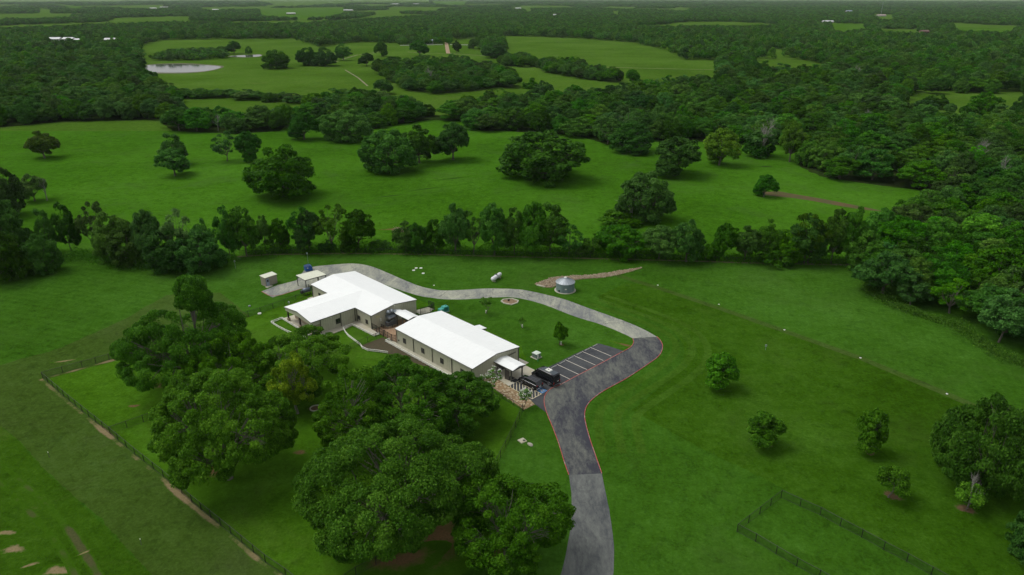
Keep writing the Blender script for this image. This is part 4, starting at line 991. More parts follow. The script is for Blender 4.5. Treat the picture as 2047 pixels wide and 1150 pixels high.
# brush pile in the meadow behind the hedge
p = gp(798, 463); bp = thing('brush_pile', 'heap of dry grey brown branches in the meadow behind the hedge', 'brush pile', (p.x, p.y, 0), 0)
rnd = random.Random(3); mb = MB()
for i in range(150):
    a = rnd.uniform(0, 6.28); r = rnd.uniform(0, 2.2); c = Vector((r * math.cos(a), r * .6 * math.sin(a), max(.1, 1.3 * (1 - r / 2.4) * rnd.random() + .1))); d = Vector((rnd.gauss(0, 1), rnd.gauss(0, 1), rnd.gauss(0, .35))).normalized() * rnd.uniform(.6, 1.5)
    mb.tube([c - d, c + d], [.06, .03], 4)
mb.build('branch', plain('dry_branch', (0.26, 0.20, 0.14), .9, vary=.3), bp)['kind'] = 'stuff'

# ================================================================== VEHICLES
def loft(sections, cap=True):
    mb = MB(); k = len(sections[0])
    for s in sections: mb.v += [tuple(p) for p in s]
    for i in range(len(sections) - 1):
        for j in range(k):
            j2 = (j + 1) % k; mb.f.append((i * k + j, i * k + j2, (i + 1) * k + j2, (i + 1) * k + j))
    if cap: mb.f.append(tuple(reversed(range(k)))); mb.f.append(tuple((len(sections) - 1) * k + j for j in range(k)))
    return mb
def ring(x, zb, zt, w, wt=None, sh=.12):
    wt = wt or w
    return [(x, -w * .9, zb), (x, -w, zb + .2), (x, -w, zt - sh), (x, -wt * .96, zt), (x, 0, zt + .03), (x, wt * .96, zt), (x, w, zt - sh), (x, w, zb + .2), (x, w * .9, zb)]
CARPAINT = plain('black_car_paint', (0.010, 0.0105, 0.012), 0.16, vary=0.05, spec=.7)
CHROME = plain('chrome', (0.55, 0.55, 0.55), 0.15, 0.9, vary=.05)
TAIL = plain('tail_lamp_red', (0.35, 0.02, 0.015), 0.25); HEAD = plain('head_lamp_clear', (0.5, 0.5, 0.5), 0.15)
TYRE = plain('tyre_rubber', (0.015, 0.015, 0.015), .85)
def wheels(root, xs, y, r):
    for x in xs:
        for sg in (-1, 1):
            w = MB().lathe([(r * .6, -.13), (r * .94, -.13), (r, -.09), (r, .09), (r * .94, .13), (r * .6, .13)], (0, 0, 0), 20, 'y').build('wheel', TYRE, root, True, loc=(x, sg * y, r))
            rm = MB().lathe([(r * .1, .0), (r * .62, .015), (r * .62, .03), (.04, .05)] , (0, 0, 0), 16, 'y')
            for k in range(6): rm.box((r * .34 * math.cos(k * 1.047), .05, r * .34 * math.sin(k * 1.047)), (r * .55, .03, .06), 0, 0, -k * 1.047)
            link('rim', rm.mesh('rim', CHROME), w, (0, sg * .10, 0), (0, 0, 0 if sg > 0 else math.pi))
def place(root, O): root.location = (O[0], O[1], .034)
# SUV
suv = thing('suv', 'black sport utility vehicle with chrome trim and roof rails parked beside the hatched aisle', 'car', (0, 0, 0), R(135))
st = [(-2.62, .55, 1.05, .90), (-2.55, .42, 1.22, .97), (-2.2, .36, 1.27, 1.0), (-1.0, .33, 1.26, 1.01), (.6, .33, 1.22, 1.01), (1.15, .34, 1.2, 1.0), (1.6, .36, 1.15, .99), (2.3, .40, 1.08, .95), (2.55, .46, .95, .88), (2.62, .55, .85, .80)]
bodyo = loft([ring(x, a, b, w) for x, a, b, w in st]).build('body', CARPAINT, suv, True)
def house(x0b, x1b, x0t, x1t, zb, zt, wb, wt):
    return [[(x0b, -wb, zb), (x0b, wb, zb), (x1b, wb, zb), (x1b, -wb, zb)], [(x0t, -wt, zt), (x0t, wt, zt), (x1t, wt, zt), (x1t, -wt, zt)]]
loft(house(-2.5, 1.25, -2.22, .45, 1.2, 1.80, .95, .76)).build('side_glass', M['glass'], suv)
loft(house(-2.32, .52, -2.2, .40, 1.80, 1.90, .80, .72)).build('roof', CARPAINT, suv)
for sg in (-1, 1):
    for xb, xt in ((1.2, .45), (.25, .05), (-.95, -.95), (-2.4, -2.15)): MB().tube([(xb, sg * .965, 1.2), (xt, sg * .775, 1.82)], .055, 4).build('pillar', CARPAINT, suv)
    MB().tube([(-2.1, sg * .66, 1.94), (.3, sg * .66, 1.94)], .022, 5).build('roof_rail', M['black_metal'], suv)
    MB().tube([(-2.45, sg * .985, 1.235), (1.15, sg * .985, 1.205)], .014, 4).build('chrome_strip', CHROME, suv)
    MB().box((1.0, sg * 1.1, 1.3), (.22, .2, .18)).build('mirror', CHROME, suv)
    MB().box((-2.55, sg * .82, 1.02), (.14, .18, .42)).build('tail_light', TAIL, suv)
    MB().box((2.48, sg * .72, .86), (.2, .34, .16)).build('headlight', HEAD, suv)
    for x in (.35, -.75): MB().box((x, sg * 1.02, 1.02), (.2, .03, .04)).build('door_handle', CHROME, suv)
for x in (-1.6, -.9, -.2): MB().box((x, 0, 1.915), (.03, 1.4, .03)).build('cross_bar', M['black_metal'], suv)
MB().box((-2.62, 0, .52), (.2, 1.9, .22)).build('bumper', CHROME, suv); MB().box((2.58, 0, .52), (.2, 1.8, .22)).build('bumper', CARPAINT, suv)
MB().box((2.62, 0, .8), (.08, 1.0, .28)).build('grille', CHROME, suv); MB().box((-2.6, 0, 1.12), (.06, 1.1, .06)).build('tailgate_trim', CHROME, suv)
MB().box((-2.645, 0, .86), (.03, .5, .14)).build('number_plate', M['white'], suv)
wheels(suv, (-1.6, 1.5), .9, .40)
SV = un(*(ab((5.55, 119.15)) - Vector((2.62, 0)))); place(suv, SV)
# van
van = thing('van', 'black high roof passenger van with a white roof unit parked next to the black car', 'van', (0, 0, 0), R(135))
vt = [(-3.15, .50, 2.45, .96), (-3.1, .42, 2.62, .99), (-2.0, .38, 2.70, 1.0), (.6, .38, 2.70, 1.0), (1.25, .38, 2.62, 1.0), (1.75, .38, 2.1, .99), (2.2, .38, 1.55, .98), (2.75, .40, 1.25, .94), (3.05, .46, 1.05, .86), (3.12, .55, .9, .78)]
def vring(x, zb, zt, w): return [(x, -w * .92, zb), (x, -w, zb + .2), (x, -w, min(1.3, zt - .1)), (x, -w * (.9 if zt > 2 else .94), zt - .12), (x, -w * (.8 if zt > 2 else .88), zt), (x, 0, zt + .04), (x, w * (.8 if zt > 2 else .88), zt), (x, w * (.9 if zt > 2 else .94), zt - .12), (x, w, min(1.3, zt - .1)), (x, w, zb + .2), (x, w * .92, zb)]
loft([vring(*q) for q in vt]).build('body', CARPAINT, van, True)
for sg in (-1, 1):
    for x0, x1 in ((-2.95, -1.7), (-1.6, -.35), (-.25, .95)):
        MB().quad((x0, sg * 1.0, 1.38), (x1, sg * 1.0, 1.38), (x1, sg * .945, 2.12), (x0, sg * .945, 2.12)).quad((x0, sg * .97, 1.38), (x1, sg * .97, 1.38), (x1, sg * .915, 2.12), (x0, sg * .915, 2.12)).build('side_window', M['glass'], van)
    MB().box((1.75, sg * 1.12, 1.5), (.18, .22, .34)).build('mirror', M['black_metal'], van)
    MB().box((-3.13, sg * .9, 1.0), (.1, .14, .5)).build('tail_light', TAIL, van)
    MB().box((2.95, sg * .72, 1.0), (.22, .26, .3)).build('headlight', HEAD, van)
    MB().tube([(-2.95, sg * 1.02, .72), (2.4, sg * 1.0, .72)], .04, 4).build('side_moulding', plain('dark_grey_plastic', (.05, .052, .055), .6), van)
    for x in (-1.95, 2.1):
        MB().tube([(x + .48 * math.cos(R(a)), sg * 1.0, .38 + .48 * math.sin(R(a))) for a in range(0, 181, 20)], .035, 4).build('wheel_arch', plain('grey_arch_plastic', (.16, .165, .17), .6), van)
MB().quad((1.3, -.86, 2.58), (1.3, .86, 2.58), (2.25, .9, 1.56), (2.25, -.9, 1.56)).quad((1.33, -.86, 2.60), (1.33, .86, 2.60), (2.28, .9, 1.58), (2.28, -.9, 1.58)).build('windscreen', M['glass'], van)
rp = MB().prism([(-2.9, 2.71), (.6, 2.73), (.6, 2.745), (-2.9, 2.74)], -.72, .72, 'y').build('roof_panel', plain('slate_roof_paint', (0.05, 0.065, 0.072), .35), van)
ac = MB().prism([(-1.55, 2.745), (-.3, 2.745), (-.4, 2.93), (-1.45, 2.93)], -.5, .5, 'y').build('roof_unit', M['white'], van)
MB().b2((-1.0, -.12, 2.93), (-.7, .12, 2.99)).build('vent', M['black_metal'], ac)
for y in (-.48, .48): MB().box((-3.165, y, 1.75), (.03, .75, .7)).build('rear_window', M['glass'], van)
MB().box((-3.2, 0, .55), (.22, 1.9, .22)).build('bumper', plain('grey_bumper', (.09, .09, .095), .5), van)
MB().box((-3.19, -.3, 1.1), (.03, .45, .13)).build('number_plate', M['white'], van)
wheels(van, (-1.95, 2.1), .9, .37)
VN = un(*(ab((8.95, 120.55)) - Vector((3.15, 0)))); place(van, VN)

# ================================================================== BLACK CHAIN LINK FENCES
def chain_fence(label, pts, h=1.5, step=3.0, group='black chain link fences', first_gate=None):
    c = Vector(pts[0]); root = thing('chain_link_fence', label, 'fence', (c.x, c.y, 0), 0, group); q = [Vector(p) - c for p in pts]
    pm = MB().tube([(0, 0, 0), (0, 0, h + .05)], .055, 6).mesh('post', M['black_metal'])
    fab = MB()
    for a, b in zip(q[:-1], q[1:]):
        L = (b - a).length; n = max(1, round(L / step)); d = (b - a) / L
        for i in range(n): link('post', pm, root, (*(a + (b - a) * i / n), 0))
        MB().tube([(*a, h), (*b, h)], .035, 5).build('top_rail', M['black_metal'], root)
        MB().tube([(*a, .08), (*b, .08)], .02, 4).build('bottom_wire', M['black_metal'], root)
        w, s = .014, .24; nn = Vector((-d.y, d.x)) * .006; x = -h
        while x < L:
            for sg in (1, -1):
                x0, x1 = (x, x + h); z0, z1 = (.05, h) if sg > 0 else (h, .05)
                if x0 < 0: z0 = z0 + (z1 - z0) * (-x0 / h); x0 = 0
                if x1 > L: z1 = z0 + (z1 - z0) * ((L - x0) / (x1 - x0)); x1 = L
                if x1 - x0 > .02:
                    p0, p1 = a + d * x0 + nn * sg, a + d * x1 + nn * sg
                    fab.quad((*p0, z0 - w), (*p1, z1 - w), (*p1, z1 + w), (*p0, z0 + w))
            x += s
    link('post', pm, root, (*q[-1], 0))
    fab.build('mesh_fabric', M['black_metal'], root)['kind'] = 'stuff'
    return root
chain_fence('black chain link fence running down the whole left side of the oak yard', fl)
chain_fence('black chain link fence along the far left end of the oak yard', px([(86, 757), (165, 735), (245, 713), (330, 690), (420, 660)]))
chain_fence('black chain link fence crossing the oak yard from its left side', px([(220.6, 868), (319, 833), (420, 795), (520, 760)]))
chain_fence('black chain link fence in the grass left of the porch', px([(470, 642), (497, 633.5), (521, 626), (546, 618), (569, 610), (592, 601), (615, 592)]))
chain_fence('black chain link fence across the lawn in front of the garden bed', px([(600, 740), (656, 717), (689, 704), (718, 691), (752, 677), (770, 670)]), 1.3)
chain_fence('black chain link fence from the flagstone bed down past the right of the oaks', px([(1045, 821), (1031, 855), (1011, 895), (990, 936), (962, 985), (930, 1040)]))
chain_fence('black chain link fence round the flagstone bed beside the front hall', px([(946, 762), (985, 785), (1027, 811), (1046, 822)]), 1.1)
chain_fence('black chain link fence at the bottom below the big oaks', px([(690, 1165), (712, 1151), (752, 1130), (782, 1112), (840, 1080)]))
chain_fence('black chain link fence round the mown rectangle at the lower right, far long side', px([(1561, 995), (1599, 1012.5), (1639, 1030), (1679, 1052), (1722, 1074.6), (1766, 1099), (1812, 1123), (1861, 1150), (1960, 1205)]), 1.45)
chain_fence('black chain link fence round the mown rectangle at the lower right, near sides', px([(1561, 995), (1473, 1063.5), (1510, 1083), (1551, 1108), (1592, 1132), (1637, 1156), (1720, 1205)]), 1.45)
chain_fence('long dark wire fence along the foot of the hedge across the middle', px([(480, 510), (700, 505.5), (860, 507.5), (1000, 511.5), (1180, 515.5), (1360, 520), (1500, 524.5), (1725, 529)]), 1.4, 4.5, None)
# small stakes in the mown strip
for (u, v, lab) in ((99, 915, 'small white stake in the mown strip left of the oak yard'), (283, 1090, 'small pale stake low down in the mown strip beside the verge')):
    p = gp(u, v); t = thing('stake', lab, 'stake', (p.x, p.y, 0)); MB().tube([(0, 0, 0), (0, 0, 1.0)], .035, 5).build('rod', M['trim'], t); MB().tube([(0, 0, 1.0), (0, 0, 1.2)], .05, 5).build('cap', M['white'], t)
for (u, v, h, lab) in ((616, 526, 3.0, 'thin grey post with a small box in the grass behind the dumpster'), (580, 624, 2.6, 'pale green post lamp in the grass by the porch corner'), (471, 537, 2.2, 'thin stake with small sign near the hedge end'), (1530, 700, 1.1, 'grey standpipe in the rough grass of the right field')):
    p = gp(u, v); t = thing('marker_pole', lab, 'pole', (p.x, p.y, 0)); MB().tube([(0, 0, 0), (0, 0, h)], .05, 5).build('pole', M['grey_metal'], t); MB().box((0, 0, h), (.35, .2, .45)).build('head_box', M['galv'], t)

# ================================================================== FAR BUILDINGS
def farm(name, label, u0, u1, v0, v1, rz, wallm, roofm, cat='house', depth=9, hip=False, wide=None):
    """v1 = foot, v0 = ridge as seen; width from the picture"""
    p = gp((u0 + u1) / 2, v1); c = proj(p)[2]; w = (u1 - u0) / FOC * c * .95; h = max(3.2, min(6.5, height_at(p.x, p.y + depth / 2, v0)))
    t = thing(name, label, cat, (p.x, p.y + depth / 2, 0), rz)
    e = h * .58
    MB().prism([(-w / 2, -depth / 2), (w / 2, -depth / 2), (w / 2, depth / 2), (-w / 2, depth / 2)], 0, e).build('wall', wallm, t)
    MB().prism([(-depth / 2 - .6, e), (depth / 2 + .6, e), (0, h)], -w / 2 - .5, w / 2 + .5, 'x').build('roof', roofm, t)
    mb = MB(); n = max(2, int(w / 4))
    for i in range(n):
        f = MB().b2((-w / 2 + (i + .3) * w / n, -depth / 2 - .04, .9), (-w / 2 + (i + .65) * w / n, -depth / 2 - .005, e - .5)).build('window', M['glass'], t)
    return t
WH = plain('white_farm_wall', (.42, .42, .39), .7, vary=.08); GR = plain('grey_blue_roof', (.30, .36, .42), .5); WR_ = plain('white_farm_roof', (.58, .60, .58), .5, vary=.12, scale=.2); RR = plain('pinkish_roof', (.40, .30, .29), .6); BR = plain('brown_roof', (.13, .08, .06), .7)
farm('ranch_house', 'long white ranch house with blue grey roof at the head of the dirt road', 817, 842, 75, 88, .1, WH, GR, depth=14)
farm('ranch_house', 'shorter white annex with blue grey roof right of the ranch house', 846, 866, 78, 88, .1, WH, GR, depth=10)
farm('farm_building', 'white roofed farm building on the far left, leftmost of its group', 96, 118, 73, 83, .1, WH, WR_, 'farm building', 14)
farm('farm_building', 'white roofed farm building on the far left, second of its group', 124, 146, 74, 83, -.1, WH, WR_, 'farm building', 12)
farm('farm_building', 'white roofed farm building on the far left, third of its group', 148, 159, 77, 83, 0, WH, WR_, 'farm building', 9)
farm('farm_building', 'pale barn standing alone right of the far left farm group', 207, 232, 76, 84, 0, WH, WR_, 'barn', 12)
farm('farm_building', 'long dark shed with a bright roof in the far clearing', 572, 590, 22.5, 29, 0, plain('dark_barn_wall', (.05, .05, .05), .8), WR_, 'shed', 16)
farm('farm_building', 'long white barn at the right edge of the far clearing', 686, 706, 17, 22, 0, WH, WR_, 'barn', 14)
farm('church', 'big white hall with a pinkish roof below the mast on the far right ridge', 1756, 1772, 24, 33, 0, WH, RR, 'hall', 22)
farm('farm_building', 'low long white roofed barn in the trees left of the far mast', 1646, 1667, 39, 46, 0, WH, WR_, 'barn', 14)
farm('farm_building', 'small white house among trees upper right beyond the long barn', 1692, 1704, 18, 24, 0, WH, GR, 'house', 12)
farm('farm_building', 'brown roofed house in trees right of the mast', 1842, 1858, 58, 67, 0, plain('brick_far', (.15, .08, .06), .8), BR, 'house', 12)
farm('farm_building', 'two tone white house far left of the mast', 298, 312, 12, 18, 0, WH, WR_, 'house', 14)
farm('farm_building', 'white farmhouse in the far left clearing', 319, 335, 10, 16, .1, WH, WR_, 'house', 14)
farm('farm_building', 'tiny white house among far trees left of centre', 424, 436, 15, 21, 0, WH, WR_, 'house', 12)
farm('farm_building', 'tiny white house among far trees left of the tall wood', 1106, 1112, 24, 32, 0, WH, WR_, 'house', 10)
farm('farm_building', 'pale house at the far top centre with a light roof', 1030, 1042, 12, 18, 0, WH, WR_, 'house', 14)
farm('farm_building', 'long pale house far at the top left of centre', 780, 800, 3, 9, 0, WH, WR_, 'house', 20)
farm('farm_building', 'flat pale house far at the top, left of the white farms', 825, 838, 3, 9, 0, WH, WR_, 'house', 18)
farm('greenhouse', 'row of white arched roofs showing above the middle wood', 1359, 1382, 190, 212, .2, WH, WR_, 'greenhouse', 8)
# mast behind the hall
p = gp(1768, 30); ms = thing('radio_mast', 'thin lattice radio mast rising above the far right ridge', 'mast', (p.x, p.y + 30, 0))
MH = height_at(p.x, p.y + 30, 4)
for i in range(3): MB().tube([(1.2 * math.cos(i * 2.09), 1.2 * math.sin(i * 2.09), 0), (.5 * math.cos(i * 2.09), .5 * math.sin(i * 2.09), MH)], .16, 4).build('mast_leg', M['galv'], ms)
mb = MB()
for k in range(14):
    z = MH * k / 14; r = 1.2 - .7 * k / 14
    for i in range(3): mb.tube([(r * math.cos(i * 2.09), r * math.sin(i * 2.09), z), (r * math.cos(i * 2.09 + 2.09), r * math.sin(i * 2.09 + 2.09), z + MH / 14)], .07, 3)
mb.build('bracing', M['galv'], ms)['kind'] = 'stuff'
# white garden wall in front of the ranch house
WF = px([(800, 92), (840, 91), (885, 90)]); picket_run('white_wall', 'long low white fence in front of the ranch house', 'fence', WF, 1.2, 14, M['white'], None, 0, (.9, .5, .2), .3, 0, .25)
WF = px([(900, 90), (950, 91), (1000, 93)]); picket_run('white_wall', 'long low white fence right of the dirt road to the ranch', 'fence', WF, 1.2, 14, M['white'], None, 0, (.9, .5, .2), .3, 0, .25)
# ================================================================== TREES
def fast_mesh(name, co, tris, tint=None, mat=None):
    me = bpy.data.meshes.new(name)
    nv, nt_ = len(co), len(tris)
    me.vertices.add(nv); me.vertices.foreach_set('co', co.astype(np.float32).ravel())
    me.loops.add(nt_ * 3); me.loops.foreach_set('vertex_index', tris.astype(np.int32).ravel())
    me.polygons.add(nt_); me.polygons.foreach_set('loop_start', np.arange(0, nt_ * 3, 3, dtype=np.int32))
    me.polygons.foreach_set('loop_total', np.full(nt_, 3, np.int32))
    me.update(calc_edges=True)
    if tint is not None:
        a = me.attributes.new('tint', 'FLOAT', 'POINT'); a.data.foreach_set('value', tint.astype(np.float32))
    if mat: me.materials.append(mat)
    return me
def nrm(a): return a / np.maximum(1e-6, np.linalg.norm(a, axis=-1, keepdims=True))
def leaf_cards(rs, pos, out, size, jitter=0.75):
    """folded diamond leaf sprays at pos, facing roughly out"""
    n = len(pos)
    nv = nrm(out + rs.normal(0, jitter, (n, 3)) * .8)
    t = nrm(np.cross(nv, rs.normal(0, 1, (n, 3)))); b = np.cross(nv, t)
    L = size * rs.uniform(.7, 1.35, (n, 1)); W = L * rs.uniform(.45, .75, (n, 1)); f = L * rs.uniform(-.05, .28, (n, 1))
    v = np.stack([pos - t * L * .55, pos + b * W * .5 - nv * f, pos + t * L * .55, pos - b * W * .5 - nv * f * .6], 1).reshape(-1, 3)
    k = np.arange(n)[:, None] * 4
    tr = np.concatenate([k + [0, 1, 2], k + [0, 2, 3]], 1).reshape(-1, 3)
    return v, tr
def crown_points(rs, R_, z0, z1, nlobe, nclump, flat=1.0, skirt=0.35, tall=0.0):
    """lobes -> clump centres: a domed, uneven outline"""
    H = z1 - z0; zc = z0 + H * skirt
    up = z1 - zc
    lobes = []
    for i in range(nlobe):
        if i == 0: c = np.array([0, 0, zc + up * .36]); r = np.array([R_ * .62, R_ * .62, up * .64])
        else:
            a = 6.283 * (i + rs.uniform(-.3, .3)) / max(1, nlobe - 1); q = R_ * rs.uniform(.42, .62)
            rr = R_ * rs.uniform(.36, .52); zz = zc + up * rs.uniform(-.15, .40)
            c = np.array([q * np.cos(a), q * np.sin(a), zz]); r = np.array([rr, rr, min(up * rs.uniform(.38, .58), rr * 1.5)])
        lobes.append((c, r))
    if tall: lobes.append((np.array([rs.uniform(-.2, .2) * R_, rs.uniform(-.2, .2) * R_, z1 + tall * .35]), np.array([R_ * .19, R_ * .19, tall * .75])))
    P, O = [], []
    while len(P) < nclump:
        c, r = lobes[rs.randint(len(lobes))]
        d = nrm(rs.normal(0, 1, 3)); 
        if d[2] < -.55: continue
        p = c + d * r * rs.uniform(.86, 1.05)
        if p[2] < z0: continue
        inside = False
        for c2, r2 in lobes:
            if c2 is c: continue
            if np.sum(((p - c2) / r2) ** 2) < .72: inside = True; break
        if inside: continue
        o = nrm(d / r * r.mean()); P.append(p); O.append(o)
    return np.array(P), np.array(O), lobes
def crown(name, seed, R_, z0, z1, nlobe=7, nclump=150, ncard=260, card=.3, rclump=1.5, skirt=.35, fill=.12, mat=None, tall=0.0, gap=0.0):
    rs = np.random.RandomState(seed)
    P, O, lobes = crown_points(rs, R_, z0, z1, nlobe, nclump, skirt=skirt, tall=tall)
    m = nclump * ncard
    ci = np.repeat(np.arange(nclump), ncard)
    d = nrm(rs.normal(0, 1, (m, 3)) + O[ci] * .75 + np.array([0, 0, .25]))
    rc = rclump * rs.uniform(.6, 1.3, nclump)[ci][:, None]
    pos = P[ci] + d * rc * rs.uniform(.35, 1.08, (m, 1)) ** .6 * np.array([1.12, 1.12, .68])
    out = nrm(d * .9 + O[ci] * .4 + np.array([0, 0, .5]))
    tint = np.clip(rs.normal(.48, .15, nclump)[ci] + rs.normal(0, .22, m), 0, 1)
    nf = int(m * fill)
    c_i = rs.randint(len(lobes), size=nf); C = np.array([l[0] for l in lobes])[c_i]; Rr = np.array([l[1] for l in lobes])[c_i]
    dd = nrm(rs.normal(0, 1, (nf, 3))); fp = C + dd * Rr * rs.uniform(.3, .85, (nf, 1))
    pos = np.concatenate([pos, fp]); out = np.concatenate([out, nrm(dd + [0, 0, .4])]); tint = np.concatenate([tint, np.clip(rs.normal(.45, .2, nf), 0, 1)])
    ok = pos[:, 2] > .25; pos, out, tint = pos[ok], out[ok], tint[ok]
    size = np.full((len(pos), 1), card)
    v, tr = leaf_cards(rs, pos, out, size)
    return fast_mesh(name, v, tr, np.repeat(tint, 4), mat), P, lobes
def trunk_mesh(seed, z1, lobes, P, r0, ntwig=26, lean=.0, mat=None, name='trunk', poke=1.0):
    rs = random.Random(seed); mb = MB()
    fork = Vector((rs.uniform(-.3, .3), rs.uniform(-.3, .3), max(1.2, z1 * .2)))
    mb.tube([(0, 0, -.2), (0, 0, .25), fork * .6, fork], [r0 * 1.5, r0 * 1.1, r0 * .9, r0 * .8], 7)
    limbs = []
    for c, r in lobes:
        c = Vector(c); mid = fork.lerp(c, .5) + Vector((rs.uniform(-.5, .5), rs.uniform(-.5, .5), -.04 * z1))
        mb.tube([fork, mid, c, c + (c - mid).normalized() * float(r[0]) * .5], [r0 * .62, r0 * .42, r0 * .24, r0 * .08], 5); limbs.append((mid, c))
    for i in range(ntwig):
        p = Vector(P[rs.randrange(len(P))]); m, c = min(limbs, key=lambda q: (q[1] - p).length); a = m.lerp(c, rs.random())
        mid = a.lerp(p, .55) + Vector((rs.uniform(-.4, .4), rs.uniform(-.4, .4), rs.uniform(0, .5)))
        mb.tube([a, mid, a + (p - a) * poke], [r0 * .2, r0 * .13, r0 * .05], 4, False)
    return mb.mesh(name, mat or M['bark'])
def bare_mesh(seed, H, R_, mat, r0=.3, name='trunk', depth=5):
    rs = random.Random(seed); mb = MB()
    def grow(p, d, L, r, k):
        q = p + d * L * .5 + Vector((rs.uniform(-.1, .1), rs.uniform(-.1, .1), 0)) * L; e = p + d * L
        mb.tube([p, q, e], [r, r * .8, r * .6], 5 if k > 2 else 3, False)
        if k == 0: return
        for _ in range(rs.choice((2, 3, 3))):
            nd = (d + Vector((rs.uniform(-1, 1), rs.uniform(-1, 1), rs.uniform(-.35, .75))) * .75).normalized()
            grow(e if rs.random() < .7 else q, nd, L * rs.uniform(.6, .85), r * .58, k - 1)
    grow(Vector((0, 0, -.1)), Vector((.05, 0, 1)), H * .3, r0, depth)
    me = mb.mesh(name, mat)
    zs = [v.co.z for v in me.vertices]; k = H / max(zs); xr = max(max(abs(v.co.x), abs(v.co.y)) for v in me.vertices)
    for v in me.vertices: v.co.x *= R_ / xr; v.co.y *= R_ / xr; v.co.z *= k
    return me

# ---- the big oaks round the yard: each crown its own mesh
def pin(u0, v0, u1, v1, push=.72, hmin=3.0, hmax=24):
    """foot, crown radius and height of a tree that fills a rectangle of the photo"""
    p = gp((u0 + u1) / 2, v1); c = proj(p)[2]
    for _ in range(3):
        Rr = (u1 - u0) / 2 / FOC * c * .97
        f = Vector((p.x, p.y)); f += f.normalized() * Rr * push; c = proj((f.x, f.y, 3))[2]
        x = ((u0 + u1) / 2 - 1023.5) / FOC * c; f.x = x
    h = height_at(f.x, f.y + Rr * .15, v0)
    return f, Rr, min(hmax, max(hmin, h))
def fit_box(P, pR, pH, rot, box, f, Rr, h):
    """adjust foot, radius and height until the tree's own leaves fill its rectangle of the photo"""
    c, s_ = math.cos(rot), math.sin(rot); X = P[:, 0] * c - P[:, 1] * s_; Y = P[:, 0] * s_ + P[:, 1] * c; Z = P[:, 2]
    for _ in range(9):
        x, y, z = f.x + X * Rr / pR, f.y + Y * Rr / pR, Z * h / pH - CAM_H
        d = y * math.cos(PITCH) - z * math.sin(PITCH); u = 1023.5 + FOC * x / d; v = 575 - FOC * (y * math.sin(PITCH) + z * math.cos(PITCH)) / d
        u0, u1 = np.percentile(u, 1.2), np.percentile(u, 98.8); v0, v1 = np.percentile(v, .8), np.percentile(v, 99.3)
        dm = d.mean()
        Rr *= ((box[2] - box[0]) / (u1 - u0)) ** .8
        f.x += ((box[0] + box[2]) - (u0 + u1)) / 2 / FOC * dm * .8
        f.y += (gp(1023, box[3]).y - gp(1023, v1).y) * .7
        h = min(19, max(1.2, h * (1 + .7 * ((box[3] - box[1]) - (v1 - v0)) / max(8, (v1 - v0)))))
    return f, Rr, h
TREES = []           # (x, y, radius) of what stands already
OAKS = [
    ((232, 556, 490, 772), .72, 'broad dark oak with a narrow upright top left of the porch', dict(nclump=170, nlobe=8), (.80, .92, .85), 2.8),
    ((308, 695, 585, 965), .72, 'large bright green oak at the middle left of the yard by the fence', dict(nclump=190, nlobe=8), (1.15, 1.18, 1.0), 0),
    ((478, 655, 692, 790), .75, 'medium green oak with spreading top just left of the garden bed lawn', dict(nclump=110, nlobe=6), (1.12, 1.1, 1.0), 0),
    ((372, 668, 545, 778), .75, 'medium oak filling the gap between the spired oak and the bright green oak', dict(nclump=90, nlobe=6), (1.1, 1.12, 1.0), 0),
    ((538, 705, 630, 805), .7, 'yellowish olive oak among the green oaks at the middle of the yard', dict(nclump=45, nlobe=5), (2.3, 1.45, 1.2), 0),
    ((632, 735, 780, 890), .6, 'loose dark oak with a visible trunk left of the wide oak beside the hall', dict(nclump=70, nlobe=6), (.95, .98, .9), 0),
    ((712, 714, 905, 872), .72, 'wide dark oak spreading in front of the long wall of the front hall', dict(nclump=150, nlobe=8), (.66, .74, .8), 0),
    ((838, 745, 990, 872), .72, 'dark oak with low right hand branches toward the flagstone bed', dict(nclump=100, nlobe=6), (.70, .78, .85), 0),
    ((608, 843, 985, 1112), .70, 'biggest oak with a huge domed crown at the bottom centre of the yard', dict(nclump=260, nlobe=9), (.88, .92, .9), 0),
    ((908, 953, 1138, 1165), .70, 'rounded oak nearest the drive at the bottom of the picture', dict(nclump=170, nlobe=8), (.70, .80, .85), 0),
]
GEN = 'large oaks in the yard'
for i, (bx, push, lab, kw, tintc, tall) in enumerate(OAKS):
    f, Rr, h = pin(*bx, push=push, hmax=15)
    if tall: h -= tall
    area = Rr * Rr * 6.0 + Rr * h * 2
    nc = kw['nclump']; nc = int(nc * 1.5); ncard = int(min(420, max(120, area * 95 / nc)))
    me, P, lb = crown('crown', 100 + i, Rr * .93, .12 * h, h * .98, kw['nlobe'], nc, ncard, .285, max(.75, Rr * .088), .36, .05, M['oak_leaf'], tall)
    pts = np.empty(len(me.vertices) * 3, np.float32); me.vertices.foreach_get('co', pts); pts = pts.reshape(-1, 3)[::37]
    R0, h0 = Rr, h; f, Rr, h = fit_box(pts, R0, h0, 0, bx, f, Rr, h)
    t = thing('oak_tree', lab, 'tree', (f.x, f.y, 0), 0, GEN); sc_ = (Rr / R0, Rr / R0, h / h0)
    c = link('crown', me, t, scale=sc_); c.color = (*tintc, 1)
    link('trunk', trunk_mesh(i, h0, lb, P, max(.28, R0 * .045), 90, poke=1.10, mat=M['bark_oak']), t, scale=sc_)
    TREES.append((f.x, f.y, Rr * .9))
    if bx[0] == 538: pass

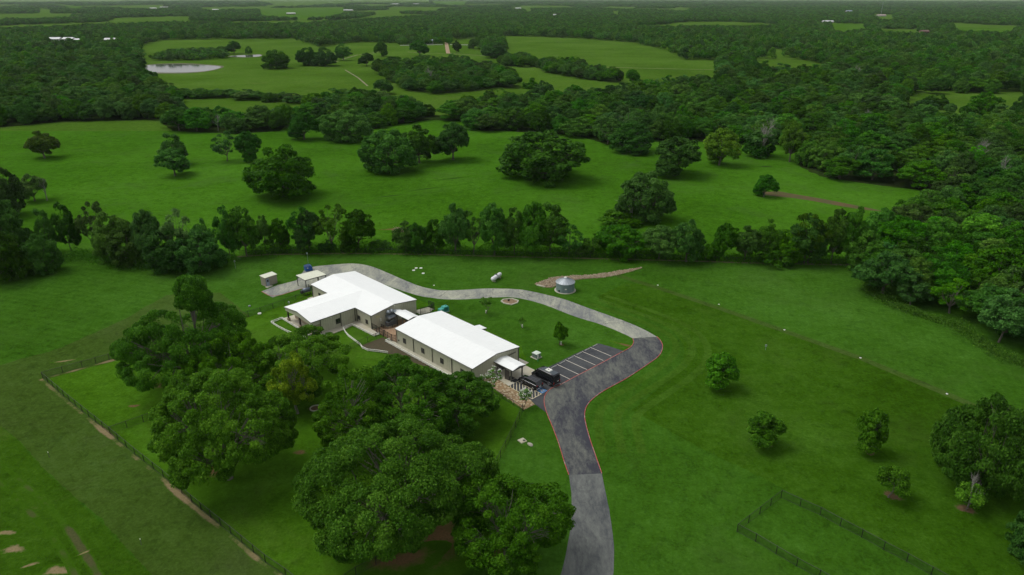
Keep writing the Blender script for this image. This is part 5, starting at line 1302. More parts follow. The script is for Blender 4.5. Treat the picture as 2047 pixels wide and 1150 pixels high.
# ---- prototypes (metres) for all other trees
def proto(seed, R_, z0, h, nlobe, nclump, ncard, card, rc, skirt, r0, tw, poke=1.0, fill=.10, mat=None):
    me, P, lb = crown('crown', seed, R_, z0, h, nlobe, nclump, ncard, card, rc, skirt, fill, mat or M['wood_leaf'])
    tm = trunk_mesh(seed, h, lb, P, r0, tw, poke=poke)
    pts = np.empty(len(me.vertices) * 3, np.float32); me.vertices.foreach_get('co', pts); pts = pts.reshape(-1, 3)[::29]
    pts = np.concatenate([pts, np.zeros((max(2, len(pts) // 80), 3), np.float32)])
    return dict(crown=me, trunk=tm, R=R_, H=h, pts=pts)
BROAD = [proto(s, 6, .5, 9.5, 8, 130, 105, .52, 1.0, .26, .32, 18) for s in (1, 2, 3, 4)]
ROUND = [proto(s, 5, .7, 9.5, 6, 100, 105, .5, .95, .30, .26, 14) for s in (11, 12, 13)]
TALL = [proto(s, 4, 1.2, 10.5, 7, 84, 100, .45, .98, .30, .2, 16) for s in (21, 22, 23, 24)]
AIRY = [proto(s, 4, 2.0, 9.5, 8, 32, 85, .44, .9, .36, .17, 24, 1.12, .04) for s in (31, 32)]
BUSH = [proto(s, 3, .3, 3.6, 5, 26, 90, .45, .9, .2, .1, 4) for s in (41, 42)]
YOUNG = [proto(s, 2, .8, 4.6, 5, 44, 80, .26, .52, .32, .09, 8, mat=M['oak_leaf']) for s in (51, 52, 53)]
DENSE = [proto(s, 2, .6, 4.4, 4, 70, 95, .24, .46, .32, .09, 8, mat=M['oak_leaf']) for s in (56, 57)]
SAPL = [proto(s, .9, 1.4, 3.6, 4, 12, 46, .18, .3, .4, .05, 5, 1.1) for s in (61, 62)]
FARP = [proto(s, 6, .6, 10, 5, 24, 34, 1.25, 1.6, .28, .3, 0, fill=.12) for s in (71, 72, 73)]
DEAD = [dict(crown=None, trunk=bare_mesh(s, 11, 6, M['bark_pale'], .32), R=6, H=11) for s in (81, 82)]
KIND = dict(broad=BROAD, round=ROUND, tall=TALL, airy=AIRY, bush=BUSH, young=YOUNG, dense=DENSE, sapling=SAPL, far=FARP, dead=DEAD)
RT = random.Random(77)
def plant(kind, f, Rr, h, label, name='tree', group=None, tint=None, parts=True, pr=None, cat='tree', rot=None):
    p = pr or RT.choice(KIND[kind]); t = thing(name, label, cat, (f[0], f[1], 0), RT.uniform(0, 6.28) if rot is None else rot, group)
    s = (Rr / p['R'], Rr / p['R'], h / p['H'])
    if p['crown']:
        c = link('crown', p['crown'], t, scale=s)
        if tint: c.color = (*tint, 1)
    if parts or not p['crown']: link('trunk', p['trunk'], t, scale=s)
    TREES.append((f[0], f[1], Rr)); return t
def boxed(kind, bx, label, push=.6, name='tree', group=None, tint=None, **k):
    f, Rr, h = pin(*bx, push=push); pr = k.pop('pr', None) or RT.choice(KIND[kind]); rot = RT.uniform(0, 6.28)
    if 'pts' in pr: f, Rr, h = fit_box(pr['pts'], pr['R'], pr['H'], rot, bx, f, Rr, h)
    return plant(kind, f, Rr, h, label, name, group, tint, pr=pr, rot=rot, **k)
DK, BL, LG, OL, GY = (.78, .86, .85), (.85, .95, 1.05), (1.5, 1.5, 1.1), (1.3, 1.05, .9), (1.5, 1.15, 1.9)
# meadow trees
MT = 'trees standing in the meadow'
for kind, bx, lab, tint, push in [
    ('round', (52, 264, 117, 316), 'round brownish green tree standing alone at the far left of the meadow', (1.2, .95, .9), .35),
    ('round', (310, 300, 377, 351), 'two tiered conical tree alone in the meadow, its wide lower part', DK, .5),
    ('airy', (424, 264, 476, 322), 'thin open crowned tree in the meadow left of a denser round one', DK, .3),
    ('round', (470, 264, 519, 322), 'dense round tree standing against the thin open tree in the meadow', None, .4),
    ('broad', (492, 292, 622, 393), 'big dark domed tree with a skirt to the ground, left centre of the meadow', DK, .7),
    ('round', (577, 225, 640, 279), 'round green tree with short trunk at the upper edge of the meadow', None, .4),
    ('broad', (644, 221, 742, 281), 'wide green tree at the upper edge of the meadow beside the round one', None, .5),
    ('broad', (722, 262, 830, 343), 'broad drooping tree, front left one of the meadow trio', DK, .55),
    ('round', (806, 252, 872, 326), 'darker tree in the middle of the meadow trio', DK, .4),
    ('round', (868, 248, 935, 320), 'tree with visible trunk, right hand one of the meadow trio', DK, .35),
    ('broad', (1005, 262, 1165, 360), 'huge low spreading tree mass in the middle of the meadow', DK, .72),
    ('broad', (1222, 246, 1302, 306), 'bright round tree at the upper right edge of the meadow', (1.1, 1.2, 1), .6),
    ('round', (1313, 276, 1397, 351), 'tall dark tree with a rounded head in the right part of the meadow', DK, .55),
    ('round', (1411, 258, 1478, 330), 'olive green tree with straight sides right of the dark rounded one', (1.45, 1.15, .9), .5),
    ('round', (1562, 246, 1610, 324), 'light yellow green tree at the edge of the right wood', (1.6, 1.6, .9), .4),
    ('broad', (1235, 347, 1346, 441), 'dark leafy tree beside a pale dead trunk in the lower meadow', DK, .6),
    ('round', (1507, 350, 1556, 393), 'small dark tree at the head of the muddy stream', DK, .4),
    ('round', (40, 350, 92, 402), 'thin grey brown tree at the left edge of the meadow', (1.3, .9, 1.1), .4),
]: boxed(kind, bx, lab, push, 'meadow_tree', MT, tint)
t = boxed('tall', (318, 268, 372, 330), 'narrow upper tier rising out of the two tiered conical meadow tree', .2, 'meadow_tree', MT, DK)
boxed('bush', (1203, 420, 1280, 453), 'low bush at the foot of the dark tree with the dead trunk', .5, 'bush', None, DK, cat='bush')
boxed('dead', (1225, 368, 1300, 446), 'pale dead trunk with bare branches leaning on the dark tree in the lower meadow', .3, 'dead_tree')
boxed('dead', (1483, 230, 1562, 316), 'tall grey bare tree at the edge of the right wood', .3, 'dead_tree')
boxed('airy', (1488, 236, 1560, 312), 'thin grey green leaves among the branches of the tall grey bare tree', .3, 'meadow_tree', MT, GY)
for bx, lab in (((1712, 214, 1748, 262), 'grey bare tree top poking out of the right wood above the meadow'), ((1930, 272, 1985, 345), 'grey bare tree near the right edge above the muddy stream'), ((1690, 128, 1722, 166), 'small grey bare tree far off in the right wood'), ((420, 226, 450, 262), 'small grey bare tree in the left part of the wood belt'), ((845, 130, 880, 172), 'grey bare tree in the dense central grove of the pasture'), ((1985, 305, 2020, 372), 'leaning bare tree at the far right edge of the wood')): boxed('dead', bx, lab, .3, 'dead_tree')
boxed('bush', (1490, 268, 1548, 314), 'dark bush under the tall grey bare tree', .5, 'bush', None, DK, cat='bush')
boxed('dead', (70, 352, 110, 402), 'grey leafless twiggy tree right behind the thin tree at the left edge', .2, 'dead_tree')
# hedgerow along the fence, left to right
HT = 'hedgerow trees along the far fence'
hedge = [('broad', (-50, 338, 46, 432), DK), ('broad', (-60, 398, 72, 520), None), ('broad', (-40, 466, 62, 560), None), ('broad', (40, 470, 122, 546), DK), ('tall', (66, 420, 112, 505), None), ('tall', (104, 408, 160, 505), None), ('airy', (150, 405, 205, 508), (1.2, 1.15, 1.2)),
         ('round', (186, 428, 262, 522), (1.1, 1.1, .9)), ('broad', (205, 455, 300, 530), None), ('tall', (262, 424, 318, 525), DK), ('broad', (290, 460, 385, 540), None), ('airy', (318, 420, 388, 530), GY), ('broad', (355, 462, 452, 543), (1.1, 1.15, 1)), ('tall', (378, 440, 432, 530), None),
         ('tall', (426, 415, 478, 516), (1.1, 1.1, 1)), ('round', (455, 418, 515, 512), DK), ('tall', (511, 432, 545, 502), None), ('tall', (538, 440, 578, 502), None), ('airy', (574, 416, 632, 502), None), ('tall', (590, 425, 640, 502), DK), ('airy', (625, 410, 690, 502), None), ('tall', (684, 421, 747, 500), None),
         ('tall', (785, 445, 832, 503), None), ('tall', (812, 448, 852, 505), DK), ('tall', (848, 440, 886, 505), None), ('tall', (880, 411, 938, 508), DK), ('airy', (918, 422, 970, 508), None), ('tall', (960, 411, 1022, 510), DK), ('tall', (1004, 418, 1052, 508), None), ('tall', (1036, 408, 1092, 510), DK), ('tall', (1070, 409, 1132, 508), DK),
         ('airy', (1112, 448, 1165, 512), None), ('young', (1165, 468, 1202, 512), DK), ('broad', (1188, 452, 1292, 514), DK), ('round', (1288, 452, 1356, 518), None), ('tall', (1338, 442, 1406, 523), None), ('round', (1422, 448, 1474, 518), DK), ('tall', (1466, 454, 1524, 520), None), ('tall', (1512, 440, 1562, 520), DK),
         ('round', (1540, 458, 1612, 524), None), ('tall', (1580, 430, 1650, 526), DK), ('airy', (1596, 428, 1662, 526), GY), ('tall', (1642, 420, 1700, 526), None), ('tall', (1676, 418, 1738, 528), DK), ('broad', (1690, 462, 1772, 536), None)]
hedge = [(('round' if k == 'tall' and i % 2 and i > 6 else k), bx, t_) for i, (k, bx, t_) in enumerate(hedge)]
ORD = ['first', 'second', 'third', 'fourth', 'fifth', 'sixth', 'seventh', 'eighth', 'ninth', 'tenth', 'eleventh', 'twelfth', 'thirteenth', 'fourteenth', 'fifteenth', 'sixteenth', 'seventeenth', 'eighteenth', 'nineteenth', 'twentieth']
KD = dict(broad='wide bushy', round='round headed', tall='upright', airy='thin open', young='small pointed', bush='low')
def ordinal(i): return ORD[i] if i < 20 else ('twenty ' if i < 29 else 'thirty ' if i < 39 else 'forty ') + ORD[(i - 20) % 10] if i not in (29, 39) else ('thirtieth' if i == 29 else 'fortieth')
sown = []
for i, (k, bx, tint) in enumerate(hedge):
    if i < 16: where = ordinal(i) + ' from the left end of the hedgerow'
    elif i < 22: where = ordinal(i - 16) + ' from the left in the thin hedge above the dumpster'
    elif i < 33: where = ordinal(i - 22) + ' from the left in the tall middle hedge'
    else: where = ordinal(i - 33) + ' from the left in the right hedge'
    boxed(k, bx, KD[k] + (' grey green' if tint == GY else ' dark' if tint == DK else ' green') + ' tree, ' + where, .25 if k in ('tall', 'airy', 'young') else .5, 'hedge_tree', HT, tint)
for i, (bx, lab) in enumerate([((680, 478, 716, 503), 'low bush on the fence line right of the dumpster'), ((735, 480, 782, 505), 'wide low bush on the fence line left of the tall middle stretch'), ((1518, 500, 1586, 533), 'rounded bush bulging onto the lawn under the right hedgerow'), ((826, 486, 852, 506), 'small bush at the foot of the hedge near the brush pile'), ((1145, 488, 1186, 512), 'small bush between the middle and right hedgerow'), ((636, 482, 668, 503), 'small dark bush under the thin open hedge tree above the dumpster'),
                               ((1395, 490, 1428, 520), 'low bush filling a gap of the right hedgerow'), ((540, 484, 575, 504), 'low bush under the slim hedge trees above the shed')]): boxed('bush', bx, lab, .5, 'bush', 'bushes along the fence line', DK if i % 2 else None, cat='bush')
# lawn trees at the right and by the drive
LT = 'single trees on the lawns'
for kind, bx, lab, tint, push in [
    ('dense', (1414, 707, 1475, 777), 'round dark green tree with a mulch ring right of the bend of the drive', (1.0, 1.25, .9), .05),
    ('dense', (1497, 825, 1567, 892), 'spreading small tree, left one of the pair in the right field', DK, .15),
    ('dense', (1716, 820, 1775, 907), 'upright small tree with a grey broken top in the right field', DK, .1),
    ('young', (1756, 932, 1818, 995), 'thin leafed small tree low in the right field', None, .1),
    ('young', (1912, 965, 1968, 1020), 'pale thin tree with a bare grey top near the lower right corner', (1.3, 1.25, 1.1), .1),
    ('dense', (1108, 645, 1135, 690), 'dark leafy young tree with a white trunk guard on the lawn behind the bays', (.9, .95, .8), .05),
]: boxed(kind, bx, lab, push, 'lawn_tree', LT, tint)
boxed('sapling', (961, 594, 982, 627), 'slim young tree with a white trunk guard near the stone ringed pit', .05, 'lawn_tree', LT, (1.0, 1.0, .8))
boxed('sapling', (1037, 634, 1050, 656), 'smallest sapling with a white trunk guard in the middle of the lawn', .05, 'lawn_tree', LT, (1.0, 1.0, .8))
for (u, v) in ((971.5, 626), (1044, 655), (1121.5, 689)):
    p = gp(u, v); g_ = tag(MB().tube([(0, 0, 0), (0, 0, .75)], .13, 8).build('trunk_guard', M['white'], None, loc=(p.x, p.y, 0)), 'white trunk guard round the ' + {971.5: 'slim young tree', 1044: 'smallest sapling', 1121.5: 'dark leafy young tree'}[u], 'trunk guard', 'white trunk guards')
boxed('dead', (1730, 828, 1762, 900), 'bare grey twigs standing in the broken topped tree of the right field', .1, 'dead_tree')
boxed('dead', (1922, 940, 1966, 1018), 'bare grey twigs rising from the pale thin tree near the lower right corner', .1, 'dead_tree')
ML = ROUGH
P_MULCH = edge_patch('mulch_ring', (0.10, 0.065, 0.035), (0.14, 0.10, 0.055), ML, .2, .5)
for i, (u, v, r) in enumerate([(1441, 774, 1.0), (1532, 888, 1.1), (1740, 903, 1.2), (1785, 992, 1.5), (1930, 1018, 1.5), (1122, 689, .8)]): patch('mulch_ring', gp(u, v)[:2], r, r, 0, .030, P_MULCH, 60 + i, 20)
p = gp(631, 817); patch('mulch_ring', p[:2], 1.7, 1.7, 0, .034, P_MULCH, 71, 20)
tr_ = thing('tree_ring', 'pale ring of edging and mulch at a slim trunk in the yard', 'tree ring', (p.x, p.y, 0)); sweep(MB(), [(1.0 * math.cos(a * .2618), 1.0 * math.sin(a * .2618)) for a in range(25)], .2, .18, 0).build('edging', M['concrete'], tr_)
boxed('broad', (1862, 782, 2070, 1003), 'large spreading tree at the right edge between the wood and the lawn trees', .7, 'lawn_tree', LT, (.62, .68, .8), pr=dict(zip(('crown', 'P', 'lb'), crown('crown', 300, 8, .3, 9.5, 9, 210, 180, .34, 1.0, .26, .1, M['oak_leaf']))) | dict(R=8.6, H=9.8, trunk=BROAD[0]['trunk']))
boxed('broad', (2020, 1010, 2140, 1130), 'dark tree cut by the right edge of the picture low down', .6, 'lawn_tree', LT, DK)
# flowering crepe myrtles in the flagstone bed
def myrtle(bx, lab, seed):
    f, Rr, h = pin(*bx, push=.05)
    me, P, lb = crown('crown', seed, Rr, h * .32, h, 5, 22, 60, .2, .4, .4, .1, M['oak_leaf'])
    t = thing('crepe_myrtle', lab, 'flowering tree', (f.x, f.y, 0)); c = link('crown', me, t); c.color = (1.5, 1.5, 1.3, 1)
    link('trunk', trunk_mesh(seed, h, lb, P, .07, 10), t)
    rs = np.random.RandomState(seed); k = rs.randint(len(P), size=260); pos = P[k] + rs.normal(0, .22, (260, 3)) + [0, 0, .2]
    v, tr = leaf_cards(rs, pos, np.tile([0, -.4, 1.0], (260, 1)), np.full((260, 1), .2)); o = link('blossom', fast_mesh('blossom', v, tr, None, M['white']), t); o['kind'] = 'stuff'
myrtle((965, 731, 1006, 790), 'small crepe myrtle with white blossom at the corner of the front hall', 401)
myrtle((1036, 778, 1061, 815), 'smaller crepe myrtle with white blossom at the tip of the flagstone bed', 402)

# ---- pasture trees beyond the meadow
PT = 'single trees in the far pasture'
for kind, bx, lab, tint in [
    ('broad', (524, 93, 576, 137), 'broad tree standing alone in the far pasture right of the small pond', DK), ('broad', (592, 86, 634, 131), 'left tree of the close pair in the far pasture', DK), ('broad', (624, 96, 672, 132), 'right tree of the close pair in the far pasture', DK),
    ('tall', (670, 82, 702, 121), 'upright tree by the bend of the far dirt track', DK), ('round', (716, 107, 746, 132), 'small round tree below the far dirt track', DK), ('round', (748, 84, 774, 113), 'upper small tree near the ranch lane', DK), ('round', (450, 83, 480, 108), 'small tree right behind the pond grove', DK), ('bush', (490, 93, 504, 108), 'tiny lone tree above the small pond', DK),
    ('round', (820, 82, 856, 112), 'tree in front of the ranch house', DK), ('round', (905, 82, 922, 106), 'slim tree right of the ranch dirt road', DK), ('round', (936, 78, 958, 98), 'tree right of the ranch lane by the white fence', None), ('broad', (964, 86, 1016, 116), 'wide flat tree at the end of the ranch lane', DK),
    ('round', (1252, 140, 1278, 168), 'dark tree right of the pasture tree line', DK), ('round', (1229, 141, 1247, 164), 'small tree at the end of the pasture tree line', DK), ('bush', (1045, 156, 1082, 178), 'left bush of two below the pasture tree line', DK), ('bush', (1066, 163, 1104, 190), 'right bush of two below the pasture tree line', DK), ('round', (748, 160, 784, 188), 'round tree below left of the dense grove', DK),
    ('bush', (1305, 160, 1320, 173), 'tiny bush right of the dark pasture tree', DK), ('round', (1130, 170, 1165, 190), 'round tree top above the middle wood in the pasture', DK)]: boxed(kind, bx, lab, .4, 'pasture_tree', PT, tint)

for kind, bx, lab in [('broad', (1936, 186, 2006, 233), 'big round tree in the far field at the right edge'), ('round', (1888, 207, 1913, 230), 'small tree left of the big round one in the far right field'), ('round', (1918, 212, 1941, 232), 'small tree touching the big round one in the far right field'), ('broad', (2014, 195, 2066, 240), 'tree cut by the picture edge in the far right field'), ('round', (1822, 203, 1852, 229), 'tree at the left end of the far right field'), ('broad', (1846, 190, 1896, 218), 'wide tree at the back of the far right field')]: boxed(kind, bx, lab, .4, 'pasture_tree', PT, None)
# ---- woods: trees sown over the wooded ground, the nearest ones as individuals
def depth_dist(x, y): return math.hypot(x, y)
FIX = list(TREES)
RW = random.Random(4321)
GROVES = [[(303, 120), (345, 108), (446, 104), (452, 117), (400, 121), (320, 122)], [(750, 145), (790, 132), (900, 132), (990, 146), (1032, 160), (1032, 176), (960, 180), (850, 190), (786, 168)], [(1000, 126), (1040, 120), (1074, 130), (1070, 136), (1010, 133)], [(1082, 134), (1130, 132), (1180, 148), (1226, 158), (1222, 164), (1160, 158), (1092, 146)],
          [(356, 190), (420, 188), (500, 194), (560, 200), (622, 206), (622, 212), (520, 202), (420, 196), (358, 198)], [(800, 86), (900, 86), (905, 88), (800, 90)], [(955, 80), (1002, 78), (1010, 100), (990, 112), (960, 100)]]
HOUSES = [(o.location.x, o.location.y) for o in COL.objects if o.name.split('.')[0] in ('farm_building', 'ranch_house', 'church', 'greenhouse')]
def house_block(x, y):
    for hx_, hy_ in HOUSES:
        D = math.hypot(hx_, hy_); d = math.hypot(x, y)
        k = (x * hx_ + y * hy_) / D; off = abs(x * hy_ - y * hx_) / D
        if off < 14 + D * .004 and D - 11 / CAM_H * D * .72 < k < D + 16: return True
    return False
woods = []
VIS0 = [(283, 140), (276, 92), (330, 80), (590, 78), (640, 95), (700, 85), (830, 88), (1000, 72), (1130, 76), (1260, 85), (1330, 100), (1400, 138), (1440, 150), (1330, 154), (1250, 166), (1170, 174), (1080, 188), (1000, 180), (940, 194), (870, 208), (790, 189), (700, 172), (625, 192), (610, 212), (350, 216), (352, 205), (300, 176), (286, 155)]
grid = {}
for x, y, r in FIX: grid.setdefault((int(x // 20), int(y // 20)), []).append((x, y, r))
def free(x, y, r, k=.8):
    gx, gy = int(x // 20), int(y // 20)
    for i in (-1, 0, 1):
        for j in (-1, 0, 1):
            for a, b, c in grid.get((gx + i, gy + j), ()):
                if (a - x) ** 2 + (b - y) ** 2 < ((c + r) * k) ** 2: return False
    return True
def add(x, y, r, h, reg):
    woods.append((x, y, r, h, reg)); grid.setdefault((int(x // 20), int(y // 20)), []).append((x, y, r))
def sow(poly_px, spacing, rr, hh, reg, k=.68, tries=None, edge=0):
    pw = px(poly_px); xs = [q[0] for q in pw]; ys = [q[1] for q in pw]; A = (max(xs) - min(xs)) * (max(ys) - min(ys))
    for _ in range(int(A / spacing ** 2 * 4.5)):
        x, y = RW.uniform(min(xs), max(xs)), RW.uniform(min(ys), max(ys))
        if not in_poly(x, y, pw): continue
        u, v, c = proj((x, y, 4))
        if u < -90 or u > 2140 or v > 1250: continue
        r = RW.uniform(*rr)
        h = RW.uniform(*hh) * (.7 + .3 * r / rr[1])
        if reg == 'belt' and in_poly(u, v - (h - 4) * FOC / c * .85, VIS0): continue
        if free(x, y, r, k): add(x, y, r, h, reg)
sow(WOODS['right'], 5.5, (4.2, 7.8), (7.5, 13.0), 'right wood', .56)
for i, g_ in enumerate(GROVES): sow(g_, 9, (5.0, 8.0), (7, 8.5) if i == 0 else (5, 7) if i == 4 else (8.5, 13), 'grove', .60)
sow(WOODS['belt'], 9.5, (4.6, 9.5), (8.5, 15.5), 'belt', .64)
sow(WOODS['left'], 10, (5.0, 9.0), (10, 15.5), 'left wood', .62)
n_near = len(woods)
# the far woodland
def clear_at(u, v, hp=0.0): return any(in_poly(u, v, pl) or in_poly(u, v - hp * .75, pl) or in_poly(u, v - hp * .35, pl) for pl in CLEAR[1:]) or in_poly(u, v, CLEAR[0]) or in_poly(u, v - hp * .8, VIS0)
NOGO = [(-60, -20), (352, 243)]
def far_ring(d0, d1, sp, rr, hh):
    n = int(0.5 * 1.36 * (d1 * d1 - d0 * d0) / sp ** 2 * 1.0)
    for _ in range(n):
        d = math.sqrt(RW.uniform(d0 * d0, d1 * d1)); a = RW.uniform(-.68, .68); x, y = d * math.sin(a), d * math.cos(a)
        u, v, c = proj((x, y, 0))
        if u < -60 or u > 2110: continue
        if v > 262 or (v > 240 and u < 1500) or (v > 120 and 283 < u < 1440): continue
        if d > 1100 and mnoise.noise(Vector((x / 420, y / 700, 3.3))) > (.36 if v > 60 else .27 if v > 26 else .22 if u > 1150 else .08): continue
        if clear_at(u, v, 10.5 * FOC / c) or (274 < u < 350 and 150 < v < 240) or house_block(x, y): continue
        r = RW.uniform(*rr)
        if d < 1500 and not free(x, y, r, .62): continue
        add(x, y, r, RW.uniform(*hh), 'far')
far_ring(420, 800, 7.0, (5.0, 10.0), (8, 16))
far_ring(800, 1500, 7.4, (5.0, 10.0), (8, 15))
far_ring(1500, 2600, 11.5, (5.5, 8.0), (8, 12))
far_ring(2600, 5000, 20, (8, 12), (8, 12))
far_ring(5000, 12000, 42, (15, 24), (8, 13))
# individuals: those that show largest
used_names = {'right wood': ('closed leafy tree of the dark wood along the right edge', 'wood at the right edge'), 'belt': ('leafy tree of the dense belt of wood above the meadow', 'belt of wood above the meadow'), 'left wood': ('dark leafy tree of the wood between the pond and the meadow at left', 'wood at the upper left'), 'grove': ('dark tree of the groves in the far pasture', 'groves in the far pasture'), 'far': ('dark tree of the far woodland beyond the pasture', 'far woodland')}
n_ind = max(0, 296 - len([o for o in COL.objects if o.parent is None and o.get('category') == 'tree']))
order = sorted(range(len(woods)), key=lambda i: -(woods[i][2] / max(1, math.hypot(woods[i][0], woods[i][1]))))
ind, rest = order[:n_ind], order[n_ind:]
WT_ = [None, (.8, .88, .85), (.85, .95, 1.05), (1.15, 1.15, .95), (1.35, 1.35, .95), (.9, .95, .9), (1.7, 1.6, 1.0), (1.25, 1.08, .9)]
WT_W = ['mid green', 'dark green', 'bluish green', 'fresh green', 'bright green', 'deep green', 'light yellow green', 'brownish green']
def section(reg, u):
    if reg == 'belt': return 'in the belt ' + ('left of the trio' if u < 620 else 'behind the meadow trio' if u < 1000 else 'behind the huge low tree mass' if u < 1300 else 'around the tall grey bare tree' if u < 1620 else 'above the muddy stream' if u < 1830 else 'at the far right edge')
    if reg == 'right wood': return 'in the near right wood, ' + ('left edge' if u < 1830 else 'middle' if u < 1960 else 'by the picture edge')
    if reg == 'left wood': return 'in the upper left wood, ' + ('by the picture edge' if u < 120 else 'below the farm roofs' if u < 240 else 'on its right edge near the pond')
    if reg == 'grove': return 'in the pasture groves, ' + ('by the pond' if u < 460 else 'along the hedge line' if u < 745 else 'in the dense central grove' if u < 1040 else 'in the right tree line')
    return 'in the far woodland beyond the pasture'
first_far = {}
for i in ind:
    x, y, r, h, reg = woods[i]
    lab, grp = used_names[reg]
    k = RW.random()
    ti = RW.choices(range(8), (4, 5, 3, 4, 2, 4, 0 if reg == 'right wood' else .8, 1))[0]; kd = 'broad' if k < .48 else 'round' if k < .78 else 'tall' if k < .92 else 'airy'; r = r * (.8 if kd in ('tall', 'airy') else 1); h = h * (1.1 if kd == 'tall' else 1)
    u_ = proj((x, y, 5))[0]
    lab = dict(broad='wide ', round='round ', tall='upright ', airy='thin ')[kd] + WT_W[ti] + ' tree ' + section(reg, u_)
    t = plant(kd, (x, y), r, h, lab, 'woodland_tree', grp, WT_[ti], parts=True); sown.append((lab, u_, t))
by_label = {}
for lab, u_, t in sown: by_label.setdefault(lab, []).append((u_, t))
for lab, q in by_label.items():                                     # alike trees of one stretch: told apart by their order
    if len(q) > 1:
        for n_, (u_, t) in enumerate(sorted(q, key=lambda e: e[0])): t['label'] = ('leftmost ' if n_ == 0 else 'rightmost ' if n_ == len(q) - 1 else ORD[n_] + ' ') + lab + ('' if n_ in (0, len(q) - 1) else ' from left')
for i, k in enumerate(('far',) * 3):                                # three whole far trees give the crowns the far wood repeats
    x, y, r, h, reg = woods[rest[i]]; grp = used_names[reg][1]; lab = ('nearer', 'broad', 'small crowned')[i] + ' dark tree ' + section(reg, proj((x, y, 5))[0])
    t = plant('far', (x, y), r, h, lab, 'woodland_tree', grp, None, True, FARP[i]); first_far[i] = [c for c in COL.objects if c.parent is t and c.data is FARP[i]['crown']][0]
rest = rest[3:]
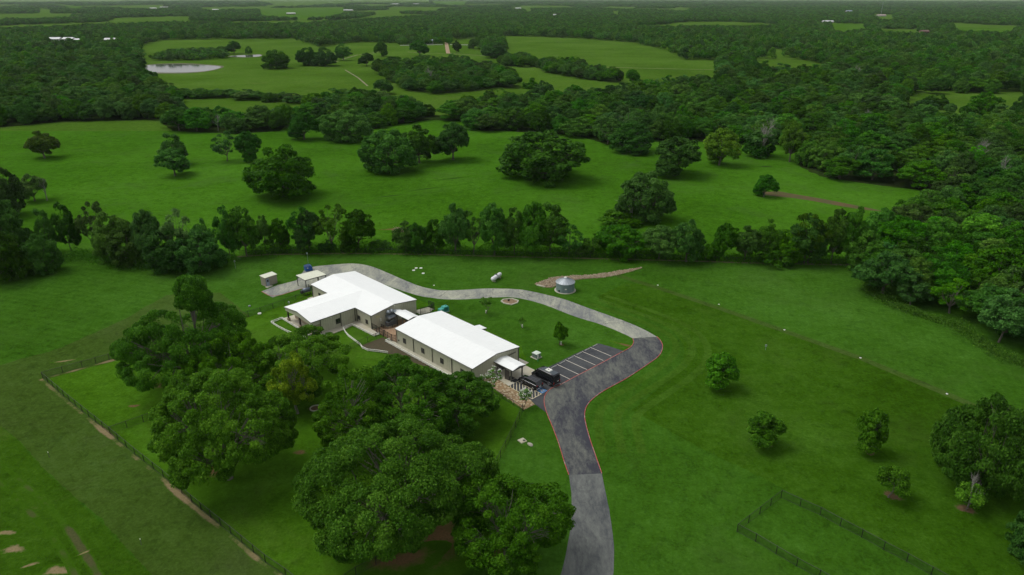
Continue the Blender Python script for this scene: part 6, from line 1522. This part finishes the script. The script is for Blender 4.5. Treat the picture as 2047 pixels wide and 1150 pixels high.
# the crowns that the middle wood repeats are those of standing trees too
mid_src = []
MIDP = BROAD[:3] + ROUND[:2] + TALL[:2] + AIRY[:1]
for p in MIDP:
    mid_src.append([c for c in COL.objects if c.type == 'MESH' and c.data is p['crown']][0])
SRC = mid_src + [first_far[i] for i in range(3)]
SR = [(p['R'], p['H']) for p in MIDP] + [(6, 10)] * 3
NM = len(MIDP)
def far_wood(name, idx, near):
    n = len(idx); co = np.zeros((n, 3)); sc = np.zeros((n, 3)); rot = np.zeros((n, 3)); pid = np.zeros(n, np.int32)
    for j, i in enumerate(idx):
        x, y, r, h, reg = woods[i]; d = math.hypot(x, y)
        k = RW.randrange(NM) if d < 900 else NM + RW.randrange(3)
        co[j] = (x, y, 0); sc[j] = (r / SR[k][0], r / SR[k][0], h / SR[k][1]); rot[j, 2] = RW.uniform(0, 6.28); pid[j] = k
    me = bpy.data.meshes.new(name); me.vertices.add(n); me.vertices.foreach_set('co', co.astype(np.float32).ravel())
    for nm, ty, key, arr in (('sc', 'FLOAT_VECTOR', 'vector', sc), ('rt', 'FLOAT_VECTOR', 'vector', rot)):
        a = me.attributes.new(nm, ty, 'POINT'); a.data.foreach_set(key, arr.astype(np.float32).ravel())
    a = me.attributes.new('pid', 'INT', 'POINT'); a.data.foreach_set('value', pid)
    o = link(name, me); tag(o, 'dark closed woodland spreading from the pasture to the horizon', 'woodland', None, 'stuff')
    ng = bpy.data.node_groups.new(name, 'GeometryNodeTree')
    ng.interface.new_socket('Geometry', in_out='INPUT', socket_type='NodeSocketGeometry'); ng.interface.new_socket('Geometry', in_out='OUTPUT', socket_type='NodeSocketGeometry')
    gi, go = ng.nodes.new('NodeGroupInput'), ng.nodes.new('NodeGroupOutput'); jn = ng.nodes.new('GeometryNodeJoinGeometry')
    def attr(nm, ty):
        q = ng.nodes.new('GeometryNodeInputNamedAttribute'); q.data_type = ty; q.inputs[0].default_value = nm; return q.outputs['Attribute']
    a_sc, a_rt, a_id = attr('sc', 'FLOAT_VECTOR'), attr('rt', 'FLOAT_VECTOR'), attr('pid', 'INT')
    for k, src in enumerate(SRC):
        ip = ng.nodes.new('GeometryNodeInstanceOnPoints'); oi = ng.nodes.new('GeometryNodeObjectInfo'); oi.inputs['Object'].default_value = src; oi.inputs['As Instance'].default_value = True
        cmp_ = ng.nodes.new('FunctionNodeCompare'); cmp_.data_type = 'INT'; cmp_.operation = 'EQUAL'; cmp_.inputs[3].default_value = k
        ng.links.new(a_id, cmp_.inputs[2]); ng.links.new(gi.outputs[0], ip.inputs['Points']); ng.links.new(cmp_.outputs[0], ip.inputs['Selection'])
        ng.links.new(oi.outputs['Geometry'], ip.inputs['Instance']); ng.links.new(a_sc, ip.inputs['Scale']); ng.links.new(a_rt, ip.inputs['Rotation']); ng.links.new(ip.outputs[0], jn.inputs[0])
    ng.links.new(jn.outputs[0], go.inputs[0])
    o.modifiers.new('trees', 'NODES').node_group = ng
    return o
far_wood('far_woodland', rest, False)
print('trees sown', len(woods), 'individual', len(ind))

# ---- brambles and tall weeds along the foot of the hedge
def undergrowth(name, label, pts, wid, hgt, dens, seed):
    rs = np.random.RandomState(seed); P = [Vector(p) for p in pts]; pos = []
    for a, b in zip(P[:-1], P[1:]):
        d = b - a; L = d.length; n = int(L * dens); k = rs.uniform(0, 1, n); o = rs.normal(0, wid, n); nn = Vector((-d.y, d.x)) / L
        for i in range(n):
            q = a + d * k[i] + nn * o[i]; hh = hgt * (.35 + 1.3 * max(0, mnoise.noise(Vector((q.x * .22, q.y * .22, seed))) + .25))
            pos.append((q.x, q.y, abs(rs.uniform(0, 1)) * hh + .05))
    pos = np.array(pos); out = nrm(rs.normal(0, .5, pos.shape) + [0, -.2, 1]); v, tr = leaf_cards(rs, pos, out, np.full((len(pos), 1), .42))
    o = link(name, fast_mesh(name, v, tr, np.repeat(np.clip(rs.normal(.5, .22, len(pos)), 0, 1), 4), M['wood_leaf'])); tag(o, label, 'undergrowth', None, 'stuff'); o.color = (1.15, 1.0, .9, 1)
undergrowth('undergrowth', 'low brambles and weeds growing along the foot of the far hedge', px([(490, 504), (700, 500), (860, 502), (1000, 506), (1180, 510), (1360, 515), (1500, 519), (1740, 525)]), 2.1, 2.7, 120, 5)
undergrowth('undergrowth', 'low weeds growing along the foot of the left end of the hedge', px([(60, 545), (125, 516), (200, 517), (300, 532), (400, 534), (470, 515)]), 2.1, 2.5, 100, 6)
undergrowth('undergrowth', 'low weeds growing along the edge of the big right hand wood', px([(1735, 532), (1740, 585), (1800, 620), (1905, 650), (1960, 685), (2000, 716), (2060, 735)]), 1.2, 1.6, 70, 7)

for o in COL.objects:
    if o.get('label') and len(o['label'].split()) > 16: print('LONG', o.name, o['label'])
